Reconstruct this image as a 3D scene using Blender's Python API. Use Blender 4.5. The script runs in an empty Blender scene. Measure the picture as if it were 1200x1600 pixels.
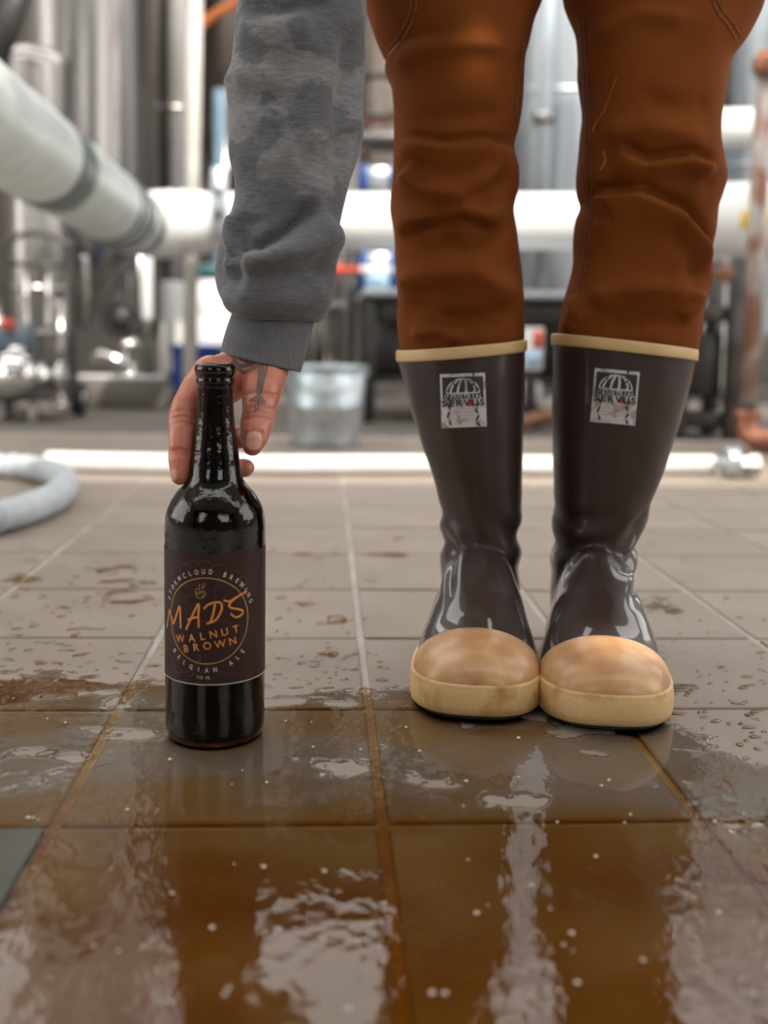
import bpy, bmesh, math, random
from math import sin, cos, pi, sqrt, atan2, asin, radians, tanh, exp
from mathutils import Vector, Matrix, noise
from mathutils.bvhtree import BVHTree

random.seed(7)
scene = bpy.context.scene
C = scene.collection

# ------------------------------------------------------------------ camera
F_PX, PITCH, YAW, ROLL, CAM_H, PRIN_Y = 1643.4, .1079, .0565, .0173, .3308, 700.0
_fw = Vector((sin(YAW) * cos(PITCH), cos(YAW) * cos(PITCH), -sin(PITCH)))
_r0 = Vector((cos(YAW), -sin(YAW), 0))
_u0 = _r0.cross(_fw)
_R = cos(ROLL) * _r0 + sin(ROLL) * _u0
_U = -sin(ROLL) * _r0 + cos(ROLL) * _u0
CAM = Vector((0, 0, CAM_H))
cam_data = bpy.data.cameras.new('camera')
cam = bpy.data.objects.new('camera', cam_data)
C.objects.link(cam)
scene.camera = cam
m3 = Matrix((_R, _U, -_fw)).transposed()
cam.matrix_world = Matrix.Translation(CAM) @ m3.to_4x4()
cam_data.sensor_fit = 'VERTICAL'
cam_data.sensor_height = 32.0
cam_data.sensor_width = 24.0
cam_data.lens = F_PX / 1600 * 32.0
cam_data.shift_y = -(800 - PRIN_Y) / 1600
cam_data.clip_start = .02
cam_data.dof.use_dof = True
cam_data.dof.focus_distance = .90
cam_data.dof.aperture_fstop = 2.8

# ------------------------------------------------------------------ world, sun, exposure
world = bpy.data.worlds.new('world')
scene.world = world
world.use_nodes = True
bg = world.node_tree.nodes['Background']
bg.inputs[0].default_value = (1.0, .985, .95, 1)
bg.inputs[1].default_value = 3.7
sun_d = bpy.data.lights.new('sun', 'SUN')
sun_d.energy = 5.0
sun_d.angle = radians(.6)
sun_d.color = (1, .93, .82)
sun = bpy.data.objects.new('sun', sun_d)
C.objects.link(sun)
SUN_EL, SUN_AZ = radians(50), radians(14)      # comes over the camera's right shoulder
sun.location = (1, -2, 4)
sun.rotation_euler = (radians(90) - SUN_EL, 0, SUN_AZ)
vs = scene.view_settings
vs.view_transform = 'Standard'
vs.look = 'None'
vs.exposure = -0.06
vs.gamma = 1.0
vs.use_curve_mapping = False


# ------------------------------------------------------------------ measuring helpers
def ray(x, y):
    return _fw + (x - 600) / F_PX * _R + (PRIN_Y - y) / F_PX * _U


def at(x, y, Y):
    d = ray(x, y)
    return CAM + d * (Y / d.y)


def fl(x, y, z=0.0):
    d = ray(x, y)
    return CAM + d * ((z - CAM_H) / d.z)


def mpp(Y):                                   # metres per pixel of the 1200x1600 frame at depth Y
    return Y / F_PX


def sstep(a, b, x):
    if a == b:
        return 0.0 if x < a else 1.0
    t = min(1, max(0, (x - a) / (b - a)))
    return t * t * (3 - 2 * t)


def lerp(a, b, t):
    return a + (b - a) * t


def table(tab, x):                            # smooth (Catmull-Rom) interpolation of [(x, y...), ...]
    if x <= tab[0][0]:
        return tab[0][1:]
    if x >= tab[-1][0]:
        return tab[-1][1:]
    for i in range(len(tab) - 1):
        if tab[i][0] <= x <= tab[i + 1][0]:
            p1, p2 = tab[i], tab[i + 1]
            p0 = tab[i - 1] if i > 0 else p1
            p3 = tab[i + 2] if i + 2 < len(tab) else p2
            h = p2[0] - p1[0]
            t = (x - p1[0]) / h
            out = []
            for k in range(1, len(p1)):
                m1 = (p2[k] - p0[k]) / max(1e-9, p2[0] - p0[0]) * h
                m2 = (p3[k] - p1[k]) / max(1e-9, p3[0] - p1[0]) * h
                t2, t3 = t * t, t * t * t
                out.append((2*t3-3*t2+1)*p1[k] + (t3-2*t2+t)*m1 + (-2*t3+3*t2)*p2[k] + (t3-t2)*m2)
            return tuple(out)


def smooth_path(pts, n=8):
    pts = [Vector(p) for p in pts]
    out = []
    for i in range(len(pts) - 1):
        p0 = pts[max(i - 1, 0)]; p1 = pts[i]; p2 = pts[i + 1]; p3 = pts[min(i + 2, len(pts) - 1)]
        for k in range(n):
            t = k / n
            t2, t3 = t * t, t ** 3
            out.append(.5 * ((2*p1) + (p2-p0)*t + (2*p0-5*p1+4*p2-p3)*t2 + (3*p1-p0-3*p2+p3)*t3))
    out.append(pts[-1])
    return out


# ------------------------------------------------------------------ materials
MATS = {}


def nodes_of(m):
    return m.node_tree.nodes, m.node_tree.links


def mat(name, col, rough=.5, metal=0., col2=None, nscale=20., ndetail=4., nmin=.35, nmax=.65, stretch=(1, 1, 1),
        bump=0., bscale=None, bdist=.001, coat=0., coat_rough=.1, spec=.5, rough2=None, rand=0., coords='Object', sheen=0.):
    m = bpy.data.materials.new(name)
    m.use_nodes = True
    N, L = nodes_of(m)
    b = N['Principled BSDF']
    b.inputs['Base Color'].default_value = (*col, 1)
    b.inputs['Roughness'].default_value = rough
    b.inputs['Metallic'].default_value = metal
    b.inputs['Specular IOR Level'].default_value = spec
    b.inputs['Coat Weight'].default_value = coat
    b.inputs['Coat Roughness'].default_value = coat_rough
    if sheen:
        b.inputs['Sheen Weight'].default_value = sheen
        b.inputs['Sheen Roughness'].default_value = .4
    tc = N.new('ShaderNodeTexCoord')
    mp = N.new('ShaderNodeMapping')
    mp.inputs['Scale'].default_value = stretch
    L.new(tc.outputs[coords], mp.inputs['Vector'])
    if col2 is not None:
        n = N.new('ShaderNodeTexNoise')
        n.inputs['Scale'].default_value = nscale
        n.inputs['Detail'].default_value = ndetail
        L.new(mp.outputs[0], n.inputs['Vector'])
        r = N.new('ShaderNodeValToRGB')
        r.color_ramp.elements[0].position = nmin
        r.color_ramp.elements[1].position = nmax
        r.color_ramp.elements[0].color = (*col, 1)
        r.color_ramp.elements[1].color = (*col2, 1)
        L.new(n.outputs['Fac'], r.inputs['Fac'])
        src = r.outputs['Color']
        if rand:
            oi = N.new('ShaderNodeObjectInfo')
            mr = N.new('ShaderNodeMapRange')
            mr.inputs['To Min'].default_value = 1 - rand
            mr.inputs['To Max'].default_value = 1 + rand
            L.new(oi.outputs['Random'], mr.inputs['Value'])
            mx = N.new('ShaderNodeMix'); mx.data_type = 'RGBA'; mx.blend_type = 'MULTIPLY'
            mx.inputs['Factor'].default_value = 1
            L.new(src, mx.inputs[6]); L.new(mr.outputs[0], mx.inputs[7])
            src = mx.outputs[2]
        L.new(src, b.inputs['Base Color'])
        if rough2 is not None:
            mr2 = N.new('ShaderNodeMapRange')
            mr2.inputs['From Min'].default_value = nmin
            mr2.inputs['From Max'].default_value = nmax
            mr2.inputs['To Min'].default_value = rough
            mr2.inputs['To Max'].default_value = rough2
            L.new(n.outputs['Fac'], mr2.inputs['Value'])
            L.new(mr2.outputs[0], b.inputs['Roughness'])
    if bump:
        n2 = N.new('ShaderNodeTexNoise')
        n2.inputs['Scale'].default_value = bscale or nscale
        n2.inputs['Detail'].default_value = 4
        L.new(mp.outputs[0], n2.inputs['Vector'])
        bp = N.new('ShaderNodeBump')
        bp.inputs['Strength'].default_value = bump
        bp.inputs['Distance'].default_value = bdist
        L.new(n2.outputs['Fac'], bp.inputs['Height'])
        L.new(bp.outputs[0], b.inputs['Normal'])
    MATS[name] = m
    return m


# ------------------------------------------------------------------ mesh helpers
class MB:
    def __init__(self):
        self.v = []
        self.f = []

    def add(self, vs_, fs_):
        o = len(self.v)
        self.v += [Vector(p) for p in vs_]
        self.f += [tuple(i + o for i in q) for q in fs_]
        return self

    def loft(self, rings, cap0=True, cap1=True, closed=True):
        n = len(rings[0])
        o = len(self.v)
        for r in rings:
            self.v += [Vector(p) for p in r]
        for i in range(len(rings) - 1):
            for j in range(n if closed else n - 1):
                a = o + i * n + j; b = o + i * n + (j + 1) % n
                self.f.append((a, b, b + n, a + n))
        if cap0:
            self.f.append(tuple(o + j for j in reversed(range(n))))
        if cap1:
            self.f.append(tuple(o + (len(rings) - 1) * n + j for j in range(n)))
        return self

    def tube(self, path, rad, seg=12, caps=True):
        path = [Vector(p) for p in path]
        k = len(path)
        rads = [rad] * k if not isinstance(rad, (list, tuple)) else list(rad)
        rings = []
        up = None
        for i, p in enumerate(path):
            t = (path[min(i + 1, k - 1)] - path[max(i - 1, 0)]).normalized()
            if up is None:
                up = Vector((0, 0, 1)) if abs(t.z) < .9 else Vector((0, 1, 0))
            s = t.cross(up)
            if s.length < 1e-5:
                s = t.cross(Vector((1, 0, 0)))
            s.normalize()
            up = s.cross(t).normalized()
            rings.append([p + rads[i] * (cos(2*pi*j/seg) * s + sin(2*pi*j/seg) * up) for j in range(seg)])
        return self.loft(rings, caps, caps)

    def capsule(self, a, b, ra, rb, seg=14):
        a, b = Vector(a), Vector(b)
        t = (b - a).normalized()
        pts, rr = [], []
        for k in range(6):
            q = k / 5 * pi / 2
            pts.append(a - t * ra * cos(q)); rr.append(max(1e-4, ra * sin(q)))
        for k in range(6):
            q = k / 5 * pi / 2
            pts.append(b + t * rb * sin(q)); rr.append(max(1e-4, rb * cos(q)))
        return self.tube(pts, rr, seg)

    def lathe(self, prof, center=(0, 0, 0), seg=32, axis='Z', caps=False):
        cx = Vector(center)
        rings = []
        for r, h in prof:
            ring = []
            for j in range(seg):
                a = 2 * pi * j / seg
                if axis == 'Z':
                    p = Vector((r * cos(a), r * sin(a), h))
                elif axis == 'X':
                    p = Vector((h, r * cos(a), r * sin(a)))
                else:
                    p = Vector((r * sin(a), h, r * cos(a)))
                ring.append(cx + p)
            rings.append(ring)
        return self.loft(rings, caps, caps)

    def box(self, c, s, rot=0., bev=0.):
        c = Vector(c)
        x, y, z = [q / 2 for q in s]
        b = min(bev, x * .9, y * .9, z * .9)
        rot_m = Matrix.Rotation(rot, 3, 'Z')
        if b <= 0:
            rings = [[(-x, -y, h), (x, -y, h), (x, y, h), (-x, y, h)] for h in (-z, z)]
        else:
            def oc(i, h):
                X, Y = x - i, y - i
                k = b - i if b > i else 0
                k = max(k, b * .3)
                return [(-X+k, -Y, h), (X-k, -Y, h), (X, -Y+k, h), (X, Y-k, h), (X-k, Y, h), (-X+k, Y, h), (-X, Y-k, h), (-X, -Y+k, h)]
            rings = [oc(b, -z), oc(0, -z + b), oc(0, z - b), oc(b, z)]
        return self.loft([[c + rot_m @ Vector(p) for p in r] for r in rings])

    def obj(self, name, material, parent=None, smooth=True, origin=None, flip=False, link=True, angle=None):
        me = bpy.data.meshes.new(name)
        o_ = Vector(origin) if origin is not None else Vector((0, 0, 0))
        me.from_pydata([tuple(p - o_) for p in self.v], [], self.f)
        bm = bmesh.new(); bm.from_mesh(me)
        if flip is None:
            for f_ in bm.faces:
                f_.normal_update()
                if f_.normal.z < 0:
                    f_.normal_flip()
        else:
            bmesh.ops.recalc_face_normals(bm, faces=bm.faces)
        bm.to_mesh(me); bm.free()
        return finish(name, me, material, parent, smooth, o_, angle)


def finish(name, me, material, parent=None, smooth=True, origin=Vector((0, 0, 0)), angle=None):
    for m in (material if isinstance(material, (list, tuple)) else [material]):
        me.materials.append(m)
    if smooth:
        me.polygons.foreach_set('use_smooth', [True] * len(me.polygons))
        if angle:
            try:
                me.set_sharp_from_angle(angle=radians(angle))
            except Exception:
                pass
    o = bpy.data.objects.new(name, me)
    C.objects.link(o)
    o.location = origin
    if parent is not None:
        o.parent = parent
        p = parent
        off = Vector((0, 0, 0))
        while p is not None:
            off += p.location
            p = p.parent
        o.location = origin - off
    return o


def tag(o, label=None, cat=None, group=None, kind=None):
    if label: o['label'] = label
    if cat: o['category'] = cat
    if group: o['group'] = group
    if kind: o['kind'] = kind
    return o


def root(name, loc, label, cat, group=None):
    o = bpy.data.objects.new(name, None)
    o.empty_display_size = .05
    C.objects.link(o)
    o.location = loc
    return tag(o, label, cat, group)


def remeshed(mb, voxel, smooth_it=6):
    """one continuous skin out of overlapping volumes"""
    me = bpy.data.meshes.new('tmp')
    me.from_pydata([tuple(p) for p in mb.v], [], mb.f)
    bm = bmesh.new(); bm.from_mesh(me)
    bmesh.ops.recalc_face_normals(bm, faces=bm.faces)
    bm.to_mesh(me); bm.free()
    o = bpy.data.objects.new('tmp', me)
    C.objects.link(o)
    r = o.modifiers.new('r', 'REMESH'); r.mode = 'VOXEL'; r.voxel_size = voxel; r.adaptivity = 0
    if smooth_it:
        s = o.modifiers.new('s', 'SMOOTH'); s.iterations = smooth_it; s.factor = .5
    dg = bpy.context.evaluated_depsgraph_get()
    res = bpy.data.meshes.new_from_object(o.evaluated_get(dg))
    bpy.data.objects.remove(o)
    bpy.data.meshes.remove(me)
    return res


def ribbon(mb, pts, width, closed=False):
    """flat stroke in 2-D (u, v) -> list of 3-D points via identity; pts are Vectors in the plane z=0"""
    n = len(pts)
    L, Rr = [], []
    for i, p in enumerate(pts):
        a = pts[(i - 1) % n] if (closed or i > 0) else p
        b = pts[(i + 1) % n] if (closed or i < n - 1) else p
        t = (b - a)
        t = t.normalized() if t.length > 1e-9 else Vector((1, 0, 0))
        nn = Vector((-t.y, t.x, 0))
        w = width[i] if isinstance(width, (list, tuple)) else width
        L.append(p + nn * w / 2); Rr.append(p - nn * w / 2)
    o = len(mb.v)
    mb.v += L + Rr
    for i in range(n if closed else n - 1):
        j = (i + 1) % n
        mb.f.append((o + i, o + j, o + n + j, o + n + i))


_txt_cache = {}


def letter(ch, bold=0.0):
    """flat outline of one character, centred, cap height 1"""
    key = (ch, bold)
    if key not in _txt_cache:
        cu = bpy.data.curves.new('t', 'FONT')
        cu.body = ch
        cu.size = 1.0
        cu.offset = bold
        cu.resolution_u = 3
        o = bpy.data.objects.new('t', cu)
        C.objects.link(o)
        dg = bpy.context.evaluated_depsgraph_get()
        me = bpy.data.meshes.new_from_object(o.evaluated_get(dg))
        vs_ = [v.co.copy() for v in me.vertices]
        fs_ = [tuple(p.vertices) for p in me.polygons]
        bpy.data.objects.remove(o); bpy.data.curves.remove(cu); bpy.data.meshes.remove(me)
        if vs_:
            x0 = min(v.x for v in vs_); x1 = max(v.x for v in vs_)
            y0 = min(v.y for v in vs_); y1 = max(v.y for v in vs_)
            h = max(1e-6, .69)
            vs_ = [Vector(((v.x - (x0 + x1) / 2) / h, (v.y - (y0 + y1) / 2) / h, 0)) for v in vs_]
        _txt_cache[key] = (vs_, fs_)
    return _txt_cache[key]


def put_letter(mb, ch, x, y, height, rot=0., sx=1., bold=0.):
    vs_, fs_ = letter(ch, bold)
    c, s = cos(rot), sin(rot)
    mb.add([Vector((x + c * v.x * height * sx - s * v.y * height, y + s * v.x * height * sx + c * v.y * height, 0)) for v in vs_], fs_)


def densify(mb, maxlen):
    """split long faces so that flat print can follow a curved surface"""
    bm = bmesh.new()
    vv = [bm.verts.new(p) for p in mb.v]
    for f in mb.f:
        try:
            bm.faces.new([vv[i] for i in f])
        except ValueError:
            pass
    bmesh.ops.triangulate(bm, faces=bm.faces)
    for _ in range(4):
        es = [e for e in bm.edges if e.calc_length() > maxlen]
        if not es:
            break
        bmesh.ops.subdivide_edges(bm, edges=es, cuts=1)
        bmesh.ops.triangulate(bm, faces=[f for f in bm.faces if len(f.verts) > 3])
    bm.verts.index_update()
    out = MB()
    out.v = [v.co.copy() for v in bm.verts]
    out.f = [tuple(v.index for v in f.verts) for f in bm.faces]
    bm.free()
    return out


def bvh_of(o):
    me = o.data
    off = o.matrix_world.translation if o.parent is None else Vector((0, 0, 0))
    return BVHTree.FromPolygons([v.co.copy() for v in me.vertices], [tuple(p.vertices) for p in me.polygons])


# ------------------------------------------------------------------ material library
tile_m = mat('clay_tile', (.255, .202, .163), .42, col2=(.315, .258, .213), nscale=9, ndetail=8, nmin=.3, nmax=.7,
             bump=.25, bscale=160, bdist=.0006, rough2=.55, rand=.07)
grout_m = mat('grout', (.36, .32, .28), .7, col2=(.50, .47, .43), nscale=14, bump=.5, bscale=300)
conc_m = mat('concrete', (.135, .118, .105), .6, col2=(.18, .16, .145), nscale=3, bump=.2, bscale=40)
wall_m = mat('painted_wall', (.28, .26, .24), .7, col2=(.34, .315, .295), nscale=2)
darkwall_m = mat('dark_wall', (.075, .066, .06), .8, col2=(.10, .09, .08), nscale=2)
darktile_m = mat('wet_reflection_tile', (.045, .045, .030), .3, col2=(.07, .068, .048), nscale=9, bump=.25, bscale=160, bdist=.0006)  # wet darkening and a dark reflection put into the tile's colour
ceil_m = mat('ceiling_boards', (.42, .40, .37), .8, col2=(.48, .46, .43), nscale=2)
steel_m = mat('brushed_stainless', (.34, .315, .30), .26, 1., col2=(.44, .42, .41), nscale=4, stretch=(6, 6, .4))
steel_warm = mat('warm_stainless', (.27, .215, .185), .35, 1., col2=(.34, .29, .26), nscale=4, stretch=(6, 6, .4))
steel_lt = mat('pale_stainless', (.40, .44, .48), .35, .75, col2=(.50, .54, .58), nscale=3, stretch=(6, 6, .3))
chrome_m = mat('polished_steel', (.72, .71, .7), .12, 1.)
white_m = mat('white_jacket', (.80, .80, .79), .55, col2=(.86, .86, .85), nscale=8)
whitehose_m = mat('white_hose', (.72, .73, .74), .45, col2=(.8, .8, .8), nscale=20)
greyhose_m = mat('grey_white_hose', (.42, .46, .50), .5, col2=(.52, .56, .60), nscale=30)
foil_m = mat('foil_jacket', (.62, .68, .67), .42, .35, col2=(.72, .77, .76), nscale=14, ndetail=8, bump=.5, bscale=28, bdist=.01)
foil_dark = mat('grey_banding', (.13, .16, .16), .4, .3, col2=(.19, .22, .22), nscale=20)
cream_m = mat('cream_paint', (.66, .62, .57), .45, col2=(.74, .71, .67), nscale=10)
blue_m = mat('blue_plastic', (.012, .055, .25), .45, col2=(.02, .08, .33), nscale=12)
black_m = mat('black_metal', (.018, .017, .017), .45, col2=(.035, .032, .03), nscale=20)
dark_m = mat('dark_steel', (.06, .055, .052), .4, .6, col2=(.10, .09, .085), nscale=12)
rubber_m = mat('black_rubber', (.015, .015, .015), .6, col2=(.03, .03, .03), nscale=30)
galv_m = mat('galvanised', (.42, .48, .52), .38, .85, col2=(.60, .66, .70), nscale=24, ndetail=2)
rust_m = mat('worn_copper_pipe', (.26, .14, .10), .45, .7, col2=(.42, .38, .36), nscale=18, ndetail=8, nmin=.42, nmax=.58, stretch=(1, 1, .5))
copper_m = mat('copper', (.50, .22, .14), .4, .8, col2=(.36, .17, .12), nscale=25)
red_m = mat('red_plastic', (.65, .07, .04), .45, col2=(.75, .10, .06), nscale=20)
orange_m = mat('orange_hose', (.70, .17, .03), .5, col2=(.8, .22, .05), nscale=20)
yellow_m = mat('yellow_label', (.75, .47, .03), .5, col2=(.8, .52, .05), nscale=20)
brown_m = mat('brown_hose', (.20, .08, .045), .5, col2=(.26, .11, .06), nscale=20)
motor_m = mat('blue_grey_enamel', (.10, .15, .19), .4, col2=(.14, .19, .23), nscale=20)
paleblue_m = mat('pale_blue_plastic', (.35, .55, .75), .4, col2=(.45, .65, .82), nscale=10)
teal_m = mat('teal_plastic', (.02, .09, .11), .5, col2=(.03, .12, .14), nscale=10)

denim_m = mat('brown_duck_canvas', (.152, .038, .007), .88, col2=(.228, .065, .0122), nscale=7, ndetail=8, nmin=.3, nmax=.7,
              bump=.35, bscale=900, bdist=.0005, spec=.12)
seam_m = mat('brown_seam', (.11, .03, .006), .9, col2=(.26, .08, .018), nscale=300)
scuff_m = mat('orange_scuff', (.50, .15, .03), .9, col2=(.3, .09, .02), nscale=120)
boot_m = mat('brown_rubber', (.030, .0165, .014), .38, col2=(.044, .025, .021), nscale=9, ndetail=6, nmin=.3, nmax=.7, rough2=.5,
             bump=.08, bscale=50, bdist=.001, spec=.32, coat=.12, coat_rough=.15)
cap_m = mat('tan_rubber', (.46, .215, .082), .36, col2=(.66, .41, .21), nscale=28, ndetail=6, nmin=.3, nmax=.7,
            bump=.12, bscale=70, bdist=.001, coat=.15, coat_rough=.12)
fox_m = mat('cream_rubber', (.44, .22, .055), .5, col2=(.74, .51, .24), nscale=38, ndetail=8, nmin=.27, nmax=.5,
            bump=.5, bscale=420, bdist=.0006)
trim_m = mat('cream_trim', (.60, .40, .18), .5, col2=(.68, .48, .24), nscale=20)
patch_m = mat('white_print', (.55, .55, .55), .5, col2=(.30, .28, .28), nscale=110, ndetail=6, nmin=.5, nmax=.62)
ink_m = mat('black_ink', (.012, .012, .012), .45, col2=(.03, .028, .028), nscale=120)
redink_m = mat('red_ink', (.50, .03, .03), .5, col2=(.4, .03, .03), nscale=50)
pinkink_m = mat('pink_ink', (.55, .30, .30), .5, col2=(.6, .38, .38), nscale=50)
skin_m = mat('skin', (.56, .155, .105), .36, col2=(.62, .27, .19), nscale=45, ndetail=5, nmin=.3, nmax=.7, bump=.25, bscale=240, bdist=.0008)
skin_m.node_tree.nodes['Principled BSDF'].inputs['Subsurface Weight'].default_value = .25
skin_m.node_tree.nodes['Principled BSDF'].inputs['Subsurface Radius'].default_value = (.01, .004, .002)
skin_m.node_tree.nodes['Principled BSDF'].inputs['Subsurface Scale'].default_value = .5
nail_m = mat('nail', (.64, .33, .26), .2, col2=(.72, .42, .34), nscale=60)
tattoo_m = mat('tattoo_ink', (.13, .09, .075), .5, col2=(.20, .13, .105), nscale=200)
label_m = mat('label_paper', (.034, .016, .015), .45, col2=(.045, .021, .020), nscale=60, spec=.25)
gold_m = mat('gold_print', (.50, .30, .09), .4, .3, col2=(.56, .35, .12), nscale=80)
oprint_m = mat('orange_print', (.72, .22, .04), .45, col2=(.80, .33, .08), nscale=90)
wprint_m = mat('cream_print', (.62, .58, .55), .5, col2=(.5, .46, .43), nscale=200)
rprint_m = mat('dark_red_print', (.14, .026, .026), .5, col2=(.09, .022, .022), nscale=60)


def sweat_material():
    m = mat('grey_marl_fleece', (.112, .114, .122), .95, col2=(.20, .203, .215), nscale=110, ndetail=6, nmin=.25, nmax=.75,
            stretch=(.9, 1, 4), bump=.6, bscale=220, bdist=.0012, sheen=.25)
    N, L = nodes_of(m)
    b = N['Principled BSDF']
    src = b.inputs['Base Color'].links[0].from_socket
    tc = N.new('ShaderNodeTexCoord')
    n = N.new('ShaderNodeTexNoise'); n.inputs['Scale'].default_value = 13; n.inputs['Detail'].default_value = 5; n.inputs['Roughness'].default_value = .55
    mp = N.new('ShaderNodeMapping'); mp.inputs['Location'].default_value = (.37, .1, .62); mp.inputs['Scale'].default_value = (1, 1, 1.3)
    L.new(tc.outputs['Object'], mp.inputs[0]); L.new(mp.outputs[0], n.inputs['Vector'])
    r = N.new('ShaderNodeValToRGB')
    r.color_ramp.elements[0].position = .49; r.color_ramp.elements[0].color = (.74, .74, .74, 1)   # damp
    r.color_ramp.elements[1].position = .53; r.color_ramp.elements[1].color = (1.3, 1.28, 1.26, 1)  # dry
    L.new(n.outputs['Fac'], r.inputs[0])
    sx = N.new('ShaderNodeSeparateXYZ'); L.new(tc.outputs['Object'], sx.inputs[0])
    a = N.new('ShaderNodeMapRange'); a.interpolation_type = 'SMOOTHSTEP'
    a.inputs['From Min'].default_value = .43; a.inputs['From Max'].default_value = .47
    L.new(sx.outputs['Z'], a.inputs['Value'])
    mx = N.new('ShaderNodeMix'); mx.data_type = 'RGBA'
    L.new(a.outputs[0], mx.inputs['Factor'])
    mx.inputs[6].default_value = (.85, .85, .86, 1)
    L.new(r.outputs['Color'], mx.inputs[7])
    mul = N.new('ShaderNodeMix'); mul.data_type = 'RGBA'; mul.blend_type = 'MULTIPLY'; mul.inputs['Factor'].default_value = 1
    L.new(src, mul.inputs[6]); L.new(mx.outputs[2], mul.inputs[7])
    L.new(mul.outputs[2], b.inputs['Base Color'])
    return m


sweat_m = sweat_material()


def glass_material():
    m = bpy.data.materials.new('amber_glass')
    m.use_nodes = True
    N, L = nodes_of(m)
    b = N['Principled BSDF']
    b.inputs['Base Color'].default_value = (.045, .011, .003, 1)
    b.inputs['Roughness'].default_value = .03
    b.inputs['Transmission Weight'].default_value = 1
    b.inputs['IOR'].default_value = 1.5
    tc = N.new('ShaderNodeTexCoord')
    n = N.new('ShaderNodeTexNoise'); n.inputs['Scale'].default_value = 130; n.inputs['Detail'].default_value = 4
    L.new(tc.outputs['Object'], n.inputs['Vector'])
    bp = N.new('ShaderNodeBump'); bp.inputs['Strength'].default_value = .35; bp.inputs['Distance'].default_value = .0015
    L.new(n.outputs['Fac'], bp.inputs['Height']); L.new(bp.outputs[0], b.inputs['Normal'])
    return m


glass_m = glass_material()
beer_m = mat('dark_beer', (.006, .003, .002), .2, col2=(.01, .005, .003), nscale=10)


def water_material():
    m = bpy.data.materials.new('beer_water')
    m.use_nodes = True
    N, L = nodes_of(m)
    N.remove(N['Principled BSDF'])
    out = N['Material Output']
    at_ = N.new('ShaderNodeAttribute'); at_.attribute_name = 'depth'
    r = N.new('ShaderNodeValToRGB')
    e = r.color_ramp.elements
    e[0].position = 0; e[0].color = (.97, .94, .90, 1)
    e[1].position = 1; e[1].color = (.72, .40, .09, 1)
    x = e.new(.45); x.color = (.92, .73, .43, 1)
    L.new(at_.outputs['Fac'], r.inputs[0])
    tr = N.new('ShaderNodeBsdfTransparent'); L.new(r.outputs[0], tr.inputs[0])
    gl = N.new('ShaderNodeBsdfGlossy'); gl.inputs['Roughness'].default_value = .025
    fr = N.new('ShaderNodeFresnel'); fr.inputs['IOR'].default_value = 1.42
    tc = N.new('ShaderNodeTexCoord')
    mp = N.new('ShaderNodeMapping'); mp.inputs['Scale'].default_value = (1, .7, 1)
    L.new(tc.outputs['Object'], mp.inputs[0])
    n = N.new('ShaderNodeTexNoise'); n.inputs['Scale'].default_value = 58; n.inputs['Detail'].default_value = 3
    L.new(mp.outputs[0], n.inputs['Vector'])
    bp = N.new('ShaderNodeBump'); bp.inputs['Strength'].default_value = .4; bp.inputs['Distance'].default_value = .0015
    L.new(n.outputs['Fac'], bp.inputs['Height'])
    L.new(bp.outputs[0], gl.inputs['Normal']); L.new(bp.outputs[0], fr.inputs['Normal'])
    mx = N.new('ShaderNodeMixShader')
    L.new(fr.outputs[0], mx.inputs[0]); L.new(tr.outputs[0], mx.inputs[1]); L.new(gl.outputs[0], mx.inputs[2])
    L.new(mx.outputs[0], out.inputs['Surface'])
    return m


water_m = water_material()
foam_m = mat('foam', (.62, .5, .38), .25, col2=(.7, .6, .48), nscale=200, coat=.5)


def wet_boot():
    # splashed water low on the boots: glossier coat with the splash's own ragged outline
    N, L = nodes_of(boot_m)
    b = N['Principled BSDF']
    tc = N.new('ShaderNodeTexCoord')
    sx = N.new('ShaderNodeSeparateXYZ'); L.new(tc.outputs['Object'], sx.inputs[0])
    n = N.new('ShaderNodeTexNoise'); n.inputs['Scale'].default_value = 24; n.inputs['Detail'].default_value = 5
    L.new(tc.outputs['Object'], n.inputs['Vector'])
    m1 = N.new('ShaderNodeMath'); m1.operation = 'MULTIPLY_ADD'; m1.inputs[1].default_value = .16; m1.inputs[2].default_value = -.08
    L.new(n.outputs['Fac'], m1.inputs[0])
    m2 = N.new('ShaderNodeMath'); m2.operation = 'ADD'
    L.new(sx.outputs['Z'], m2.inputs[0]); L.new(m1.outputs[0], m2.inputs[1])
    mr = N.new('ShaderNodeMapRange')
    mr.inputs['From Min'].default_value = .13; mr.inputs['From Max'].default_value = .10
    mr.inputs['To Min'].default_value = .1; mr.inputs['To Max'].default_value = 1
    L.new(m2.outputs[0], mr.inputs['Value'])
    L.new(mr.outputs[0], b.inputs['Coat Weight'])
    b.inputs['Coat Roughness'].default_value = .06


wet_boot()
# ------------------------------------------------------------------ the setting
TW = .22
TX, TY = .0418, .6814
JOINT = .007
mb = MB().box((0, 3, -.053), (13, 14, .1))
floor = tag(mb.obj('floor', grout_m, smooth=False), 'grey concrete and clay tiled brewery floor, wet in front', 'floor', kind='structure')
mb = MB().box((0, 6.6, -.001 - .01), (13, 6.4, .022))
slab = tag(mb.obj('concrete_slab', conc_m, floor, smooth=False))


def tile_mesh():
    me_mb = MB()
    s = (TW - JOINT) / 2
    rings = []
    for ins, h in ((.0004, -.004), (0, -.0022), (.0006, -.0007), (.0022, 0)):
        a = s - ins
        k = .0025
        rings.append([(-a+k, -a, h), (a-k, -a, h), (a, -a+k, h), (a, a-k, h), (a-k, a, h), (-a+k, a, h), (-a, a-k, h), (-a, -a+k, h)])
    me_mb.loft(rings, cap0=False)
    o = me_mb.obj('tile', tile_m, smooth=False)
    me = o.data
    bpy.data.objects.remove(o)
    return me


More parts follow.
